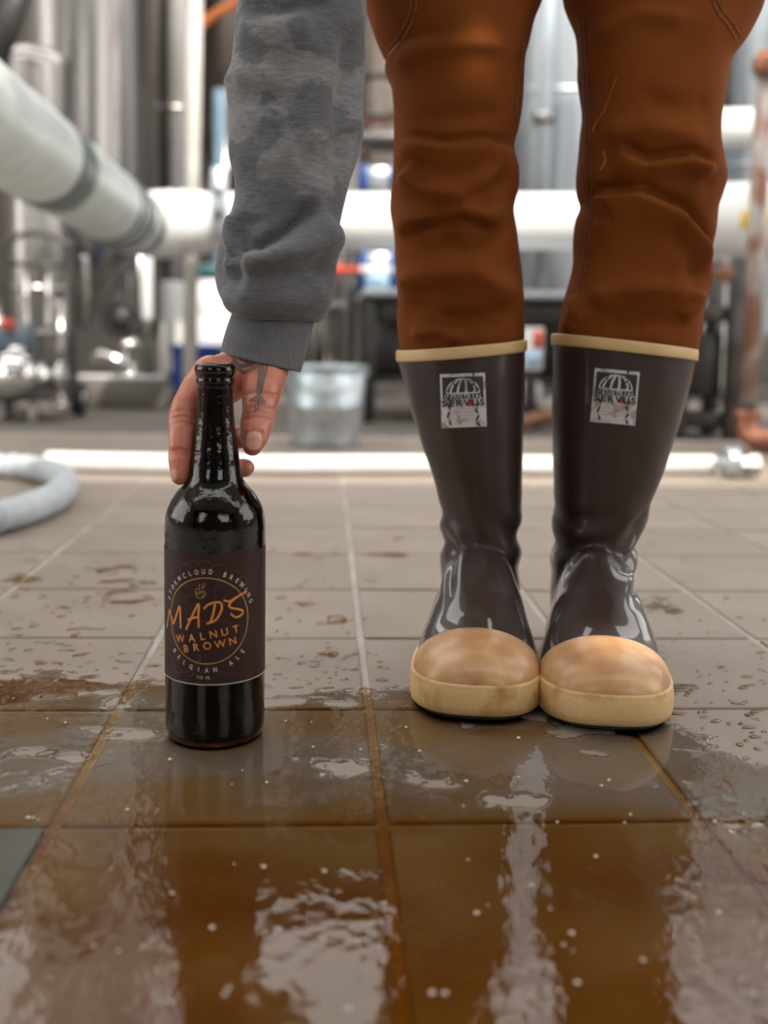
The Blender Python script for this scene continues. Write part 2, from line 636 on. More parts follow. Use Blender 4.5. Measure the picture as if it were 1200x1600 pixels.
tmesh = tile_mesh()
dark_tmesh = tmesh.copy()
dark_tmesh.materials[0] = darktile_m
for r in range(-2, 12):
    yc = TY + (r + .5) * TW
    xl = fl(0, 1600).x if yc < .5 else at(0, 800, yc).x
    xr = at(1200, 800, yc).x
    c0 = int(math.floor((xl - TX) / TW)) - 1
    c1 = int(math.ceil((xr - TX) / TW)) + 1
    for c in range(c0, c1):
        t = bpy.data.objects.new('tile', tmesh)
        C.objects.link(t)
        t.parent = floor
        t.location = (TX + (c + .5) * TW + random.uniform(-.0006, .0006), yc + random.uniform(-.0006, .0006), random.uniform(-.0005, 0) + (.0022 if (c, r) == (-2, -1) else 0))
        if (c, r) == (-2, -1):
            t.data = dark_tmesh
        t.rotation_euler = (random.uniform(-.0025, .0025), random.uniform(-.0025, .0025), random.uniform(-.002, .002))


def wall_with(name, label, fixed, axis, lo, hi, ztop, openings, material=None):
    """upright wall, built round its window openings (from, to, sill, head)"""
    mbx = MB()
    cuts = sorted(openings)
    pos = lo

    def piece(a, b, z0, z1):
        if b - a < .01 or z1 - z0 < .01:
            return
        if axis == 'Y':
            mbx.box((fixed, (a + b) / 2, (z0 + z1) / 2), (.2, b - a, z1 - z0))
        else:
            mbx.box(((a + b) / 2, fixed, (z0 + z1) / 2), (b - a, .2, z1 - z0))
    for a, b, z0, z1 in cuts:
        piece(pos, a, 0, ztop)
        piece(a, b, 0, z0)
        piece(a, b, z1, ztop)
        pos = b
    piece(pos, hi, 0, ztop)
    return tag(mbx.obj(name, material or wall_m, smooth=False), label, 'wall', kind='structure')


wall_with('wall_back', 'pale painted back wall behind the tanks', 7.6, 'X', -4, 4.2, 3.0, [])
wall_with('wall_left', 'side wall with window openings, left', -3.6, 'Y', -2.6, 7.5, 3.0, [(-.3, 2.3, .4, 2.85)])
wall_with('wall_right', 'side wall with window openings, right', 3.8, 'Y', -2.6, 7.5, 3.0, [(-.2, 1.8, .5, 2.8), (3.0, 4.0, .7, 2.7), (5.2, 6.2, .7, 2.7)])
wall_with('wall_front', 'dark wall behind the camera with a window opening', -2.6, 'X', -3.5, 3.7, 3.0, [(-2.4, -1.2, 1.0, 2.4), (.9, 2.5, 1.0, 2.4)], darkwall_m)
mb = MB()


def sun_foot(p, zc=3.0):
    """where the sunbeam that reaches p crosses the ceiling"""
    t = (zc - p.z) / math.tan(SUN_EL)
    return (p.x + t * sin(SUN_AZ), p.y - t * cos(SUN_AZ))


h1 = sun_foot(at(742, 108, 1.03))
h2 = sun_foot(Vector((.262, .895, .05)))
gaps = [(h1[0] - .016, h1[0] + .016, h1[1] - .018, h1[1] + .018), (h2[0] - .03, h2[0] + .06, h2[1] - .03, h2[1] + .035)]
gaps.sort(key=lambda g_: g_[2])
for ya, yb in ((-2.7, -.14), (.31, 1.96), (3.3, 4.4), (5.7, 7.7)):  # unseen ceiling; slots added to shape sun bands and floor reflections
    cur = ya
    for gx0, gx1, gy0, gy1 in gaps:                # holes added to throw sun spots on trousers and toe cap
        if ya < gy0 and gy1 < yb:
            mb.box((.1, (cur + gy0) / 2, 3.01), (8, gy0 - cur, .02))
            mb.box(((-3.9 + gx0) / 2, (gy0 + gy1) / 2, 3.01), (gx0 + 3.9, gy1 - gy0, .02))
            mb.box(((4.1 + gx1) / 2, (gy0 + gy1) / 2, 3.01), (4.1 - gx1, gy1 - gy0, .02))
            cur = gy1
    mb.box((.1, (cur + yb) / 2, 3.01), (8, yb - cur, .02))
tag(mb.obj('ceiling', ceil_m, smooth=False), 'boarded ceiling with slots and holes added to shape the sunlight', 'ceiling', kind='structure')


# ------------------------------------------------------------------ spilled beer on the tiles
def joint_dist(x, y):
    dx = abs((x - TX) / TW - round((x - TX) / TW)) * TW
    dy = abs((y - TY) / TW - round((y - TY) / TW)) * TW
    return min(dx, dy), dx, dy


def fbm(x, y, z=0., oct_=3):
    s, a, f = 0., .5, 1.
    for _ in range(oct_):
        s += a * noise.noise((x * f, y * f, z))
        a *= .5; f *= 2.1
    return s


def wetness(x, y):
    """>0 where liquid lies; follows the run-off in front of the bottle and boots"""
    if x < -.02:
        edge = .945 + .03 * sstep(-.02, -.25, x)
    elif x < .12:
        edge = .945
    elif x < .30:
        edge = .885
    else:
        edge = lerp(.86, .76, sstep(.30, .38, x))
    w = (edge - y) * 7
    w = min(w, .42)
    w += 1.1 * fbm(x * 8, y * 12, 3.1) + .95 * fbm(x * 30, y * 42, 8.7, 3)
    w += .35 * sstep(.72, .60, y)
    return w


def water_mesh():
    X0, X1, Y0, Y1 = -.62, .78, .36, 1.06
    st = .0025
    nx, ny = int((X1 - X0) / st), int((Y1 - Y0) / st)
    me = MB()
    idx = {}
    dep = []
    W = [[wetness(X0 + i * st, Y0 + j * st) for j in range(ny + 1)] for i in range(nx + 1)]

    def vert(i, j):
        if (i, j) in idx:
            return idx[(i, j)]
        x, y = X0 + i * st, Y0 + j * st
        w = W[i][j]
        t = sstep(-.02, .16, w)
        rip = .00016 * fbm(x * 40, y * 34, 1.3, 2) + .00022 * fbm(x * 15, y * 12, 5.2, 2)
        z = -.0011 + .0020 * t + rip * t + .0007 * exp(-((w - .10) / .07) ** 2)
        d, dx, dy = joint_dist(x, y)
        near = sstep(.80, .58, y)
        dd = -.02 + .46 * near + .18 * t * sstep(.0, .5, w) + .75 * fbm(x * 6, y * 9, 9.4)
        dd += .14 * sstep(.55, .44, y)
        jj = sstep(JOINT * .85, JOINT * .35, d)
        dd = max(0, min(.85, dd)) * t
        dd = lerp(dd, .97, jj * (.55 + .45 * near))
        idx[(i, j)] = len(me.v)
        me.v.append(Vector((x, y, z)))
        dep.append(dd)
        return idx[(i, j)]
    for i in range(nx):
        for j in range(ny):
            if max(W[i][j], W[i+1][j], W[i+1][j+1], W[i][j+1]) > -.03:
                me.f.append((vert(i, j), vert(i + 1, j), vert(i + 1, j + 1), vert(i, j + 1)))
    o = me.obj('beer_puddle', water_m, flip=None)
    a = o.data.attributes.new('depth', 'FLOAT', 'POINT')
    a.data.foreach_set('value', dep)
    return o


tag(water_mesh(), 'amber spilled beer spread over the front tiles around the bottle', 'puddle')


def small_puddle(px, py, wx, wy, dval, label, seed):
    c = fl(px, py)
    me = MB()
    dep = []
    me.v.append(Vector((c.x, c.y, .0009))); dep.append(dval)
    n = 40
    for k, rr in enumerate((.5, .85, 1.0)):
        for j in range(n):
            a = 2 * pi * j / n
            q = rr * (1 + .55 * noise.noise((cos(a) * 1.6 + seed, sin(a) * 1.6, seed)) + .2 * noise.noise((cos(a) * 5 + seed, sin(a) * 5, seed)))
            me.v.append(Vector((c.x + wx * q * cos(a), c.y + wy * q * sin(a), (.0009, .0006, -.0009)[k]))); dep.append(dval * (1, .9, .4)[k])
    for j in range(n):
        me.f.append((0, 1 + j, 1 + (j + 1) % n))
    for k in range(2):
        for j in range(n):
            a_, b_ = 1 + k * n + j, 1 + k * n + (j + 1) % n
            me.f.append((a_, a_ + n, b_ + n, b_))
    o = me.obj('beer_puddle', water_m, flip=None)
    at_ = o.data.attributes.new('depth', 'FLOAT', 'POINT')
    at_.data.foreach_set('value', dep)
    tag(o, label, 'puddle', 'small spills behind the main puddle')


for a in [(475, 866, .022, .012, .55, 'small brown splash on the tile right of the bottle shoulder', 1.2),
          (607, 867, .034, .016, .62, 'wide brown splash beyond the pale joint, left of the boots', 4.4),
          (622, 842, .010, .008, .5, 'tiny brown drop just behind the wide splash', 7.7),
          (478, 943, .014, .009, .5, 'small brown splash level with the lettering on the bottle', 9.1),
          (526, 968, .013, .020, .62, 'brown splash touching the pale joint beside the bottle', 12.3),
          (512, 1022, .012, .012, .55, 'brown spot between bottle and pale joint, nearest the wet edge', 15.8),
          (40, 1078, .075, .034, .70, 'amber pool at the far left behind the front tile row', 21.5),
          (35, 905, .03, .02, .3, 'damp brown smear at the left tile corner', 27.0)]:
    small_puddle(*a)

# splashed drops on the drier tiles
dm = MB(); ddep = []
rng = random.Random(11)
cnt = 0
clusters = [(205, 888), (150, 895), (195, 917), (230, 913), (215, 938), (165, 938), (1020, 945), (1040, 950), (1050, 1075), (610, 1095), (590, 1100), (465, 1100), (70, 1055), (120, 1062)]
while cnt < 480:
    px, py = rng.uniform(0, 1200), rng.uniform(850, 1290)
    big = cnt >= 400
    if big:
        px, py = rng.choice(clusters)
        px += rng.gauss(0, 18); py += rng.gauss(0, 6)
    p = fl(px, py)
    if wetness(p.x, p.y) > -.05 or (not big and rng.random() > .25 + .75 * sstep(860, 1080, py)):
        continue
    if abs(p.x - .19) < .125 and p.y > .84:
        continue
    if (p.x + .088) ** 2 + (p.y - .847) ** 2 < .045 ** 2 or joint_dist(p.x, p.y)[0] < .006:
        continue
    cnt += 1
    r_ = .0014 + .0042 * rng.random() ** 2.5
    if big: r_ *= 1.9
    ex = rng.uniform(.7, 2.2); an = rng.uniform(0, pi); ph = rng.uniform(0, 50)
    o_ = len(dm.v)
    dv = rng.choice((.0, .05, .1, .45))
    dm.v.append(Vector((p.x, p.y, .0010))); ddep.append(dv)
    nn = 14
    for k_, (rr, zz) in enumerate(((.6, .0009), (.92, .0004), (1.0, -.0008))):
        for j in range(nn):
            a = 2 * pi * j / nn
            q = r_ * rr * (1 + .4 * noise.noise((cos(a) * 1.5 + ph, sin(a) * 1.5, ph)))
            u_, v_ = q * ex * cos(a), q * sin(a) * .9
            dm.v.append(Vector((p.x + u_ * cos(an * .3) - v_ * sin(an * .3), p.y + u_ * sin(an * .3) + v_ * cos(an * .3), zz))); ddep.append(dv)
    for j in range(nn):
        dm.f.append((o_, o_ + 1 + j, o_ + 1 + (j + 1) % nn))
    for k_ in range(2):
        for j in range(nn):
            a_, b_ = o_ + 1 + k_ * nn + j, o_ + 1 + k_ * nn + (j + 1) % nn
            dm.f.append((a_, a_ + nn, b_ + nn, b_))
o = dm.obj('water_drops', water_m, flip=None)
at_ = o.data.attributes.new('depth', 'FLOAT', 'POINT')
at_.data.foreach_set('value', ddep)
tag(o, 'tiny splashed drops scattered over the drier tiles', 'drops', kind='stuff')

# foam bubbles floating on the spill
fb = MB()
rng = random.Random(5)
cnt = 0
while cnt < 75:
    px, py = rng.uniform(10, 1190), 1080 + 500 * rng.random() ** 1.2
    p = fl(px, py)
    if wetness(p.x, p.y) < .1 or (p.x + .088) ** 2 + (p.y - .847) ** 2 < .045 ** 2:
        continue
    cnt += 1
    r_ = rng.uniform(.0007, .0018)
    fb.lathe([(r_ * cos(q), r_ * .7 * sin(q)) for q in (0, .5, 1.0, 1.35, 1.56)], (p.x, p.y, .0010), 8)
tag(fb.obj('foam_bubbles', foam_m), 'tiny pale foam bubbles floating on the amber spill', 'foam', kind='stuff')

# ------------------------------------------------------------------ brewery behind
hose_path = smooth_path([fl(70, 738), fl(200, 741), fl(420, 744), fl(640, 743), fl(860, 744), fl(1000, 743), fl(1118, 742)], 8)
hose_path = [Vector((p.x, p.y + .02, .024)) for p in hose_path]
o = MB().tube(hose_path, .0235, 16).obj('floor_hose', whitehose_m)
tag(o, 'straight white hose lying across the floor behind boots and bottle', 'hose')

# coupling at its end
cp = fl(1136, 748)
rt = root('hose_coupling', (cp.x, cp.y, 0), 'steel hose coupling on the floor by the copper pipe', 'coupling')
x0 = hose_path[-1].x
mb = MB().lathe([(.0, 0), (.036, 0), (.038, .004), (.038, .026), (.036, .03), (.0, .03)], (x0, cp.y + .015, .039), 20, 'X')
mb.obj('clamp_ring', galv_m, rt)
mb = MB().lathe([(.0, 0), (.026, 0), (.026, .02), (.031, .022), (.031, .05), (.0, .05)], (x0 + .03, cp.y + .015, .032), 6, 'X')
mb.obj('hex_nut', steel_m, rt, smooth=False)
mb = MB().box((x0 + .016, cp.y + .012, .065), (.024, .02, .03), bev=.003)
mb.obj('clamp_lug', dark_m, rt)

# coiled corrugated hose at the left
cpath = [fl(-700, 770), fl(-400, 760), fl(-160, 752), fl(-40, 748), fl(40, 750), fl(95, 768), fl(88, 798), fl(20, 828), fl(-80, 850), fl(-220, 870), fl(-420, 900), fl(-700, 920)]
cpath = smooth_path([Vector((p.x, p.y + .01, .027)) for p in cpath], 24)
rad = []
s = 0
for i, p in enumerate(cpath):
    if i:
        s += (p - cpath[i - 1]).length
    rad.append(.0262 + .0016 * sin(s / .006 * 1.0))
dense = []
o = MB().tube(cpath, rad, 18).obj('ribbed_hose', greyhose_m)
tag(o, 'grey-white ribbed hose bent in a loop at the left edge', 'hose')

# galvanised bucket
bc = fl(508, 700); bc = Vector((bc.x, bc.y + .09, 0))
s_ = mpp(bc.y)
rt = root('galvanised_bucket', (bc.x, bc.y, 0), 'galvanised steel bucket standing on the floor behind the hose', 'bucket')
rb, rtp, hb = 54 * s_, 64 * s_, .232
MB().lathe([(0, .008), (rb - .004, .008), (rb, 0), (rb, .012), (lerp(rb, rtp, .48), hb * .48), (lerp(rb, rtp, .5) + .003, hb * .5), (lerp(rb, rtp, .52), hb * .52),
            (rtp, hb), (rtp - .004, hb), (rb - .004, .012), (0, .012)], (bc.x, bc.y, 0), 40).obj('body', galv_m, rt)
ring = [(bc.x + rtp * cos(a), bc.y + rtp * sin(a), hb) for a in [2*pi*k/40 for k in range(41)]]
MB().tube(ring, .0045, 8, False).obj('rolled_rim', galv_m, rt)
MB().tube(smooth_path([(bc.x - rtp, bc.y, hb - .015), (bc.x - rtp * .6, bc.y - rtp * .75, hb - .05), (bc.x, bc.y - rtp * 1.02, hb - .07),
                       (bc.x + rtp * .6, bc.y - rtp * .75, hb - .05), (bc.x + rtp, bc.y, hb - .015)], 6), .0025, 8).obj('bail_handle', galv_m, rt)
for sg in (-1, 1):
    MB().box((bc.x + sg * (rtp + .002), bc.y, hb - .015), (.006, .03, .03), bev=.002).obj('handle_ear', galv_m, rt)


def tank(name, px, pr_, Y, z0, z1, label, material=steel_m, cone=0., dome=0., rings=(), legs=0, group=None, foot=None):
    c = at(px, 522, Y)
    r = pr_ * mpp(Y)
    rt = root(name, (c.x, Y, 0), label, 'tank', group)
    prof = []
    if cone:
        prof += [(.035, z0 - cone), (.04, z0 - cone + .01)]
    else:
        prof += [(0, z0), (r * .93, z0)]
    prof += [(r * .985, z0 + .008), (r, z0 + .03)]
    if dome:
        prof += [(r, z1 - .02)]
        for k in range(1, 9):
            q = k / 8 * pi / 2
            prof.append((max(.001, r * cos(q) ** .8), z1 - .02 + dome * sin(q)))
    else:
        prof += [(r, z1), (0.001, z1)]
    MB().lathe(prof, (c.x, Y, 0), 64).obj('shell', material, rt, angle=40)
    for z in rings:
        MB().lathe([(r, z - .012), (r + .006, z - .009), (r + .006, z + .009), (r, z + .012)], (c.x, Y, 0), 64).obj('weld_band', material, rt)
    if legs:
        lz = z0 + .05
        for k in range(legs):
            a = 2 * pi * (k + .5) / legs + .3
            p = Vector((c.x + (r + .012) * cos(a), Y + (r + .012) * sin(a), 0))
            lo = MB().tube([(p.x, p.y, .01), (p.x, p.y, lz + .1)], .022, 14).obj('leg', steel_m, rt)
            MB().lathe([(0, 0), (.05, 0), (.05, .008), (.024, .014), (0, .014)], p, 18).obj('foot_plate', steel_m, lo)
    else:
        MB().lathe([(r * .9, 0), (r * .9, z0 + .01)], (c.x, Y, 0), 48, caps=True).obj('skirt', material, rt)
    return rt, c, r


tank('fermenter_tank', 128, 107, 5.3, .76, 3.4, 'tall stainless fermenter with cone bottom behind the silver duct', steel_m, cone=.42, rings=(1.05,), legs=4)
tank('serving_tank', 60, 56, 4.75, .30, 1.46, 'shorter stainless tank with domed top in front of the tall fermenter', steel_m, dome=.09, rings=(1.2, .5), legs=3)
tank('fermenter_tank', 276, 40, 5.9, .3, 3.3, 'slim stainless tank just left of the cream pole', steel_m, rings=(1.5,), legs=3)
tank('fermenter_tank', 410, 100, 7.0, 1.75, 3.4, 'brownish steel fermenter with steep cone behind the grey sleeve', steel_warm, cone=1.0, legs=4)
tank('brite_tank', 860, 86, 5.9, .52, 3.4, 'pale grey-blue steel tank seen between the trouser legs', steel_lt, rings=(1.62,), legs=3)
tank('brite_tank', 1190, 80, 5.4, .35, 3.2, 'pale grey steel tank behind the rusty pipe at right', steel_lt, rings=(1.2,), legs=3)
tank('fermenter_tank', 600, 70, 6.9, 1.2, 3.3, 'dull steel tank behind the shelf left of the trousers', steel_warm, cone=.4, legs=3)
tank('fermenter_tank', -30, 60, 6.4, .4, 3.3, 'stainless tank at the far left edge', steel_m, legs=3)

# vertical level gauge on the pale tank
c = at(850, 300, 5.25)
rt = root('sight_gauge', (c.x, c.y, 0), 'slim vertical sight tube in front of the tank between the legs', 'gauge')
MB().tube([(c.x, c.y, .02), (c.x, c.y, 2.6)], .03, 16).obj('tube', steel_lt, rt)
for py in (185, 335):
    p = at(850, py, 5.25)
    MB().lathe([(.03, -.03), (.055, -.025), (.055, .025), (.03, .03)], p, 18).obj('clamp', steel_m, rt)

# cream pole
pb = Vector((at(295, 600, 4.36).x, 4.36, 0)); pt = at(306, 0, 4.42)
pt2 = pb + (pt - pb) * 1.7
rt = root('support_pole', pb, 'cream painted steel pole rising through the white pipe run', 'pole')
MB().tube([pb + Vector((0, 0, .01)), pt2], .029, 20).obj('post', cream_m, rt)
MB().lathe([(0, 0), (.075, 0), (.075, .01), (.03, .014), (0, .014)], pb, 24).obj('base_plate', cream_m, rt)

# main insulated pipe with brackets
PYD = 4.1
pa = at(347, 346, PYD); pe = at(1140, 346, PYD)
rp = 43 * mpp(PYD)
rt = root('insulated_pipe', (pa.x, PYD, 0), 'thick white insulated pipe running straight across behind the legs', 'pipe')
N_ = 24
path = [pa + (pe - pa) * (k / N_) for k in range(N_ + 1)]
MB().tube(path, rp, 32).obj('jacket', white_m, rt)
for px in (455, 700, 960):
    t = (px - 347) / (1140 - 347)
    p = pa + (pe - pa) * t
    MB().lathe([(rp, -.018), (rp + .004, -.016), (rp + .004, .016), (rp, .018)], p, 32, 'X').obj('strap', white_m, rt)
for px in (470, 1000):
    p = pa + (pe - pa) * ((px - 347) / 793)
    MB().tube([(p.x, PYD + .02, .02), (p.x, PYD + .02, p.z - rp * .8)], .02, 12).obj('stand', steel_m, rt)

# white wrapped elbow that joins duct and pipe
e0 = at(216, 352, 3.9); e1 = at(268, 350, 4.08); e2 = at(345, 346, 4.1)
rt = root('wrapped_joint', (e1.x, e1.y, 0), 'white plastic wrapped joint between silver duct and white pipe', 'pipe joint')
mb = MB().tube(smooth_path([e0, e1, e2], 10), [.10 + .024 * sin(pi * k / 20) + .004 * sin(k * 2.1) for k in range(21)], 28)
mb.obj('wrapping', white_m, rt)
b_ = at(343, 318, 4.0)
bo = MB().box((b_.x, b_.y - .02, b_.z), (.055, .03, .26), bev=.006).obj('bracket', galv_m, rt)
for dz in (.04, -.045):
    MB().lathe([(0, 0), (.014, 0), (.014, -.02), (0, -.02)], (b_.x, b_.y - .035, b_.z + dz), 14, 'Y').obj('bolt_hole', black_m, bo)

# silver duct coming towards the camera
d0 = at(212, 351, 3.88); d1 = at(-90, 140, 2.05)
d1 = d0 + (d1 - d0) * 1.9
rt = root('silver_duct', (d0.x, d0.y, 0), 'fat silver-green foil wrapped duct slanting in from upper left', 'duct')
n = 30
dpath = [d0 + (d1 - d0) * (k / n) for k in range(n + 1)]
MB().tube(dpath, [.112 + .0015 * sin(k * 1.7) for k in range(n + 1)], 40).obj('foil_jacket', foil_m, rt)


def duct_band(t0, t1, m, name, extra=.003):
    pts = [d0 + (d1 - d0) * lerp(t0, t1, k / 4) for k in range(5)]
    MB().tube(pts, [.112, .112 + extra, .112 + extra, .112 + extra, .112], 40).obj(name, m, rt)


def duct_t(px):                                    # parameter along the duct's axis at a picture column
    lo, hi = 0., 1.
    for _ in range(40):
        md = (lo + hi) / 2
        p = d0 + (d1 - d0) * md - CAM
        x = 600 + F_PX * p.dot(_R) / p.dot(_fw)
        if x > px: lo = md
        else: hi = md
    return lo


duct_band(duct_t(88), duct_t(58), foil_dark, 'broad_band')
for a, b in ((172, 165), (183, 177), (192, 187)):
    duct_band(duct_t(a), duct_t(b), foil_dark, 'narrow_band', .005)
duct_band(duct_t(218), duct_t(202), foil_dark, 'end_band', .004)

# right-hand pipework
p0 = at(1075, 345, 3.75); p1 = at(1330, 338, 3.75)
rt = root('wide_white_pipe', (p0.x, 3.75, 0), 'wider white insulated pipe with elbow at the right edge', 'pipe')
r2 = 56 * mpp(3.75)
mb = MB().tube([p0 + (p1 - p0) * k / 8 for k in range(9)], r2, 32)
mb.obj('jacket', white_m, rt)
q0 = at(1118, 350, 3.82)
MB().tube(smooth_path([(q0.x + .12, q0.y, q0.z), (q0.x + .02, q0.y, q0.z - .03), (q0.x, q0.y, q0.z - .12), (q0.x, q0.y, .28)], 6), .07, 22).obj('elbow', white_m, rt)
y0 = at(1180, 343, 3.75 - r2)
MB().box((y0.x, y0.y + .0, y0.z), (.10, .006, .06), bev=.002).obj('yellow_tag', yellow_m, rt)
u0 = at(1085, 201, 4.6); u1 = at(1330, 197, 4.6)
o = MB().tube([u0, (u0 + u1) / 2, u1], 29 * mpp(4.6), 24).obj('upper_white_pipe', white_m, origin=u0)
tag(o, 'upper white pipe above the wide pipe at right', 'pipe')

rbse = fl(1168, 712); rtop = at(1196, 100, 3.12)
rbse = Vector((rbse.x, 3.1, 0))
rt = root('rusty_pipe', rbse, 'worn rust-brown upright pipe with copper fittings at right edge', 'pipe')
bx = at(1166, 690, 3.1)
MB().tube([(bx.x, 3.1, .03), ((bx.x + rtop.x) / 2, 3.11, rtop.z * .5), rtop], .0265, 20).obj('upright', rust_m, rt)
MB().lathe([(.03, -.03), (.036, -.028), (.036, .012), (.033, .02), (.02, .04), (.001, .044)], rtop, 22).obj('top_cap', copper_m, rt)
MB().tube(smooth_path([(bx.x, 3.1, .10), (bx.x + .004, 3.09, .055), (bx.x + .03, 3.06, .036), (bx.x + .09, 3.02, .036)], 6), .034, 18).obj('bottom_elbow', copper_m, rt)
MB().lathe([(.036, -.012), (.041, -.01), (.041, .01), (.036, .012)], (bx.x, 3.1, .11), 20).obj('collar', copper_m, rt)

# dark machine frame, right
g = fl(1150, 690); GY = 3.45
rt = root('machine_frame', (at(1120, 600, GY).x, GY, 0), 'black steel machine frame standing behind the right boot', 'machine')
xa, xb = at(1060, 500, GY).x, at(1150, 500, GY).x
zt = at(1150, 400, GY).z
for x, w in ((xb, .05), (xa + .02, .035)):
    MB().box((x, GY, zt / 2), (w, .05, zt), bev=.004).obj('post', dark_m, rt)
    MB().box((x, GY + .2, zt / 2), (w, .05, zt), bev=.004).obj('post', dark_m, rt)
MB().box(((xa + xb) / 2, GY + .1, at(1100, 490, GY).z), (xb - xa, .2, .05), bev=.004).obj('shelf', dark_m, rt)
MB().box(((xa + xb) / 2, GY + .1, at(1100, 570, GY).z), (xb - xa - .06, .17, .22), bev=.01).obj('gearbox', black_m, rt)
MB().box(((xa + xb) / 2, GY + .1, .06), (xb - xa, .2, .05), bev=.004).obj('lower_rail', black_m, rt)
p = at(1130, 428, GY - .03)
MB().lathe([(0, 0), (.028, 0), (.03, -.02), (.02, -.03), (0, -.03)], p, 18, 'Y').obj('knob', brown_m, rt)

# dark work table seen left of and between the legs
WY = 3.9
xa, xb = at(566, 500, WY).x, at(1010, 500, WY).x
zt = at(850, 462, WY).z
rt = root('work_table', ((xa + xb) / 2, WY, 0), 'dark steel work table with pale top behind the legs', 'table')
MB().box(((xa + xb) / 2, WY + .3, zt), ((xb - xa), .62, .03), bev=.004).obj('tabletop', steel_lt, rt)
MB().box(((xa + xb) / 2, WY + .05, zt - .07), ((xb - xa) - .05, .04, .08), bev=.003).obj('apron', black_m, rt)
for x in (xa + .03, xb - .03):
    for y in (WY + .03, WY + .55):
        MB().box((x, y, zt / 2), (.045, .045, zt), bev=.004).obj('leg', black_m, rt)
MB().box(((xa + xb) / 2, WY + .3, .16), ((xb - xa) - .04, .5, .025), bev=.003).obj('lower_shelf', black_m, rt)
MB().box(((xa + xb) / 2, WY + .56, zt / 2 + .06), ((xb - xa) - .06, .02, zt * .72), bev=.003).obj('back_panel', black_m, rt)
MB().box(((xa + .17), WY + .3, .30), (.24, .34, .24), bev=.012).obj('motor_housing', dark_m, rt)


def boxed(name, px, py, w, h, Y, m, label, cat, bev=.006, depth=None):
    p = at(px, py, Y)
    ww, hh = w * mpp(Y), h * mpp(Y)
    return p, ww, hh


# printed carton and bits on the table's lower shelf
p = at(832, 545, 3.72)
rt = root('printed_carton', (p.x, p.y, 0), 'small red white and blue carton between the boots on the dark table shelf', 'carton')
hh = 66 * mpp(3.72); ww = 30 * mpp(3.72)
zb = p.z - hh / 2
MB().box((p.x, p.y, p.z), (ww, .05, hh), bev=.002).obj('box', white_m, rt)
MB().box((p.x + ww * .2, p.y - .026, p.z + hh * .22), (ww * .5, .002, hh * .42)).obj('red_panel', red_m, rt)
MB().box((p.x, p.y - .026, p.z - hh * .22), (ww * .8, .002, hh * .4)).obj('blue_panel', paleblue_m, rt)
MB().box((p.x, p.y + .02, zb / 2), (ww * .6, .03, zb), bev=.002).obj('stand', black_m, rt)
p = at(826, 640, 3.8)
zc = at(828, 612, p.y).z
o = MB().box((p.x, p.y, zc / 2 + .06), (.075, .06, .09), bev=.012).obj('plastic_jug', white_m, None)
MB().lathe([(.012, 0), (.012, .022), (.016, .022), (.016, .035), (.0, .035)], (p.x + .01, p.y, zc / 2 + .104), 14).obj('jug_cap', white_m, o)
MB().box((p.x, p.y, zc / 4), (.09, .08, zc / 2 + .03), bev=.005).obj('jug_stand', black_m, o)
tag(o, 'small white plastic jug low down in the gap between the boots', 'jug')
h0 = fl(790, 680); h1 = fl(850, 674); h2 = fl(905, 676)
o = MB().tube(smooth_path([(h0.x - .2, h0.y, .025), (h0.x, h0.y, .03), (h1.x, h1.y, .05), (h2.x, h2.y, .03), (h2.x + .25, h2.y + .1, .025)], 8), .025, 14).obj('brown_hose', brown_m)
tag(o, 'brown rubber hose on the floor seen between the boots', 'hose')

# blue-edged white crates, one above and one below the pipe
for (y0, y1, lab) in ((258, 300, 'white crate with blue edges above the white pipe, left of the trousers'), (392, 456, 'white crate with blue edges below the white pipe, left of the trousers')):
    Y = 4.75
    a = at(562, y1, Y); b = at(622, y0, Y)
    rt = root('plastic_crate', ((a.x + b.x) / 2, Y, a.z), lab, 'crate', 'white crates with blue edges')
    cx, w, h, cz = (a.x + b.x) / 2, b.x - a.x, b.z - a.z, (a.z + b.z) / 2
    MB().box((cx, Y + .12, cz), (w - .02, .22, h - .01), bev=.006).obj('body', steel_lt, rt)
    for sg in (-1, 1):
        MB().box((cx + sg * (w / 2 - .015), Y, cz), (.032, .03, h), bev=.004).obj('corner_post', blue_m, rt)
        MB().box((cx + sg * (w / 2 - .015), Y + .23, cz), (.032, .03, h), bev=.004).obj('corner_post', blue_m, rt)
# rack carrying them
Y = 4.72
za = at(590, 302, Y).z; zb = at(590, 462, Y).z; zc = at(590, 213, Y).z
x0, x1 = at(547, 450, Y).x, at(700, 450, Y).x
rt = root('storage_rack', (x0, Y, 0), 'pale metal storage rack between the sleeve and the trousers', 'rack')
for z in (za - .012, zb - .02, zc):
    MB().box(((x0 + x1) / 2, Y + .15, z), (x1 - x0, .34, .025), bev=.003).obj('shelf', steel_m, rt)
for x in (x0, x1):
    for y in (Y - .01, Y + .3):
        MB().box((x, y, .95), (.05, .03, 1.9), bev=.004).obj('upright', steel_m, rt)
p = at(588, 472, Y - .16)
p2 = at(520, 421, Y - .05)
o = MB().lathe([(0, 0), (.012, 0), (.03, .01), (.03, .03), (.012, .04), (.012, .13), (0, .13)], p2, 16, 'X').obj('red_valve', red_m, origin=p2)
MB().tube([(p2.x + .12, p2.y, p2.z), (p2.x + .26, p2.y + .02, p2.z)], .02, 12).obj('valve_pipe', white_m, o)
tag(o, 'red handled valve on a short white pipe beside the sleeve', 'valve')
# light blue canister on the table's left end
p = at(590, 470, 3.95)
zt = at(850, 462, WY).z + .015
o = MB().lathe([(0, 0), (.042, 0), (.044, .006), (.044, .05), (.03, .062), (.018, .066), (.018, .08), (0, .08)], (p.x, WY + .12, zt), 20).obj('blue_canister', paleblue_m, origin=(p.x, WY + .12, zt))
tag(o, 'small pale blue canister on the left end of the dark table', 'canister')

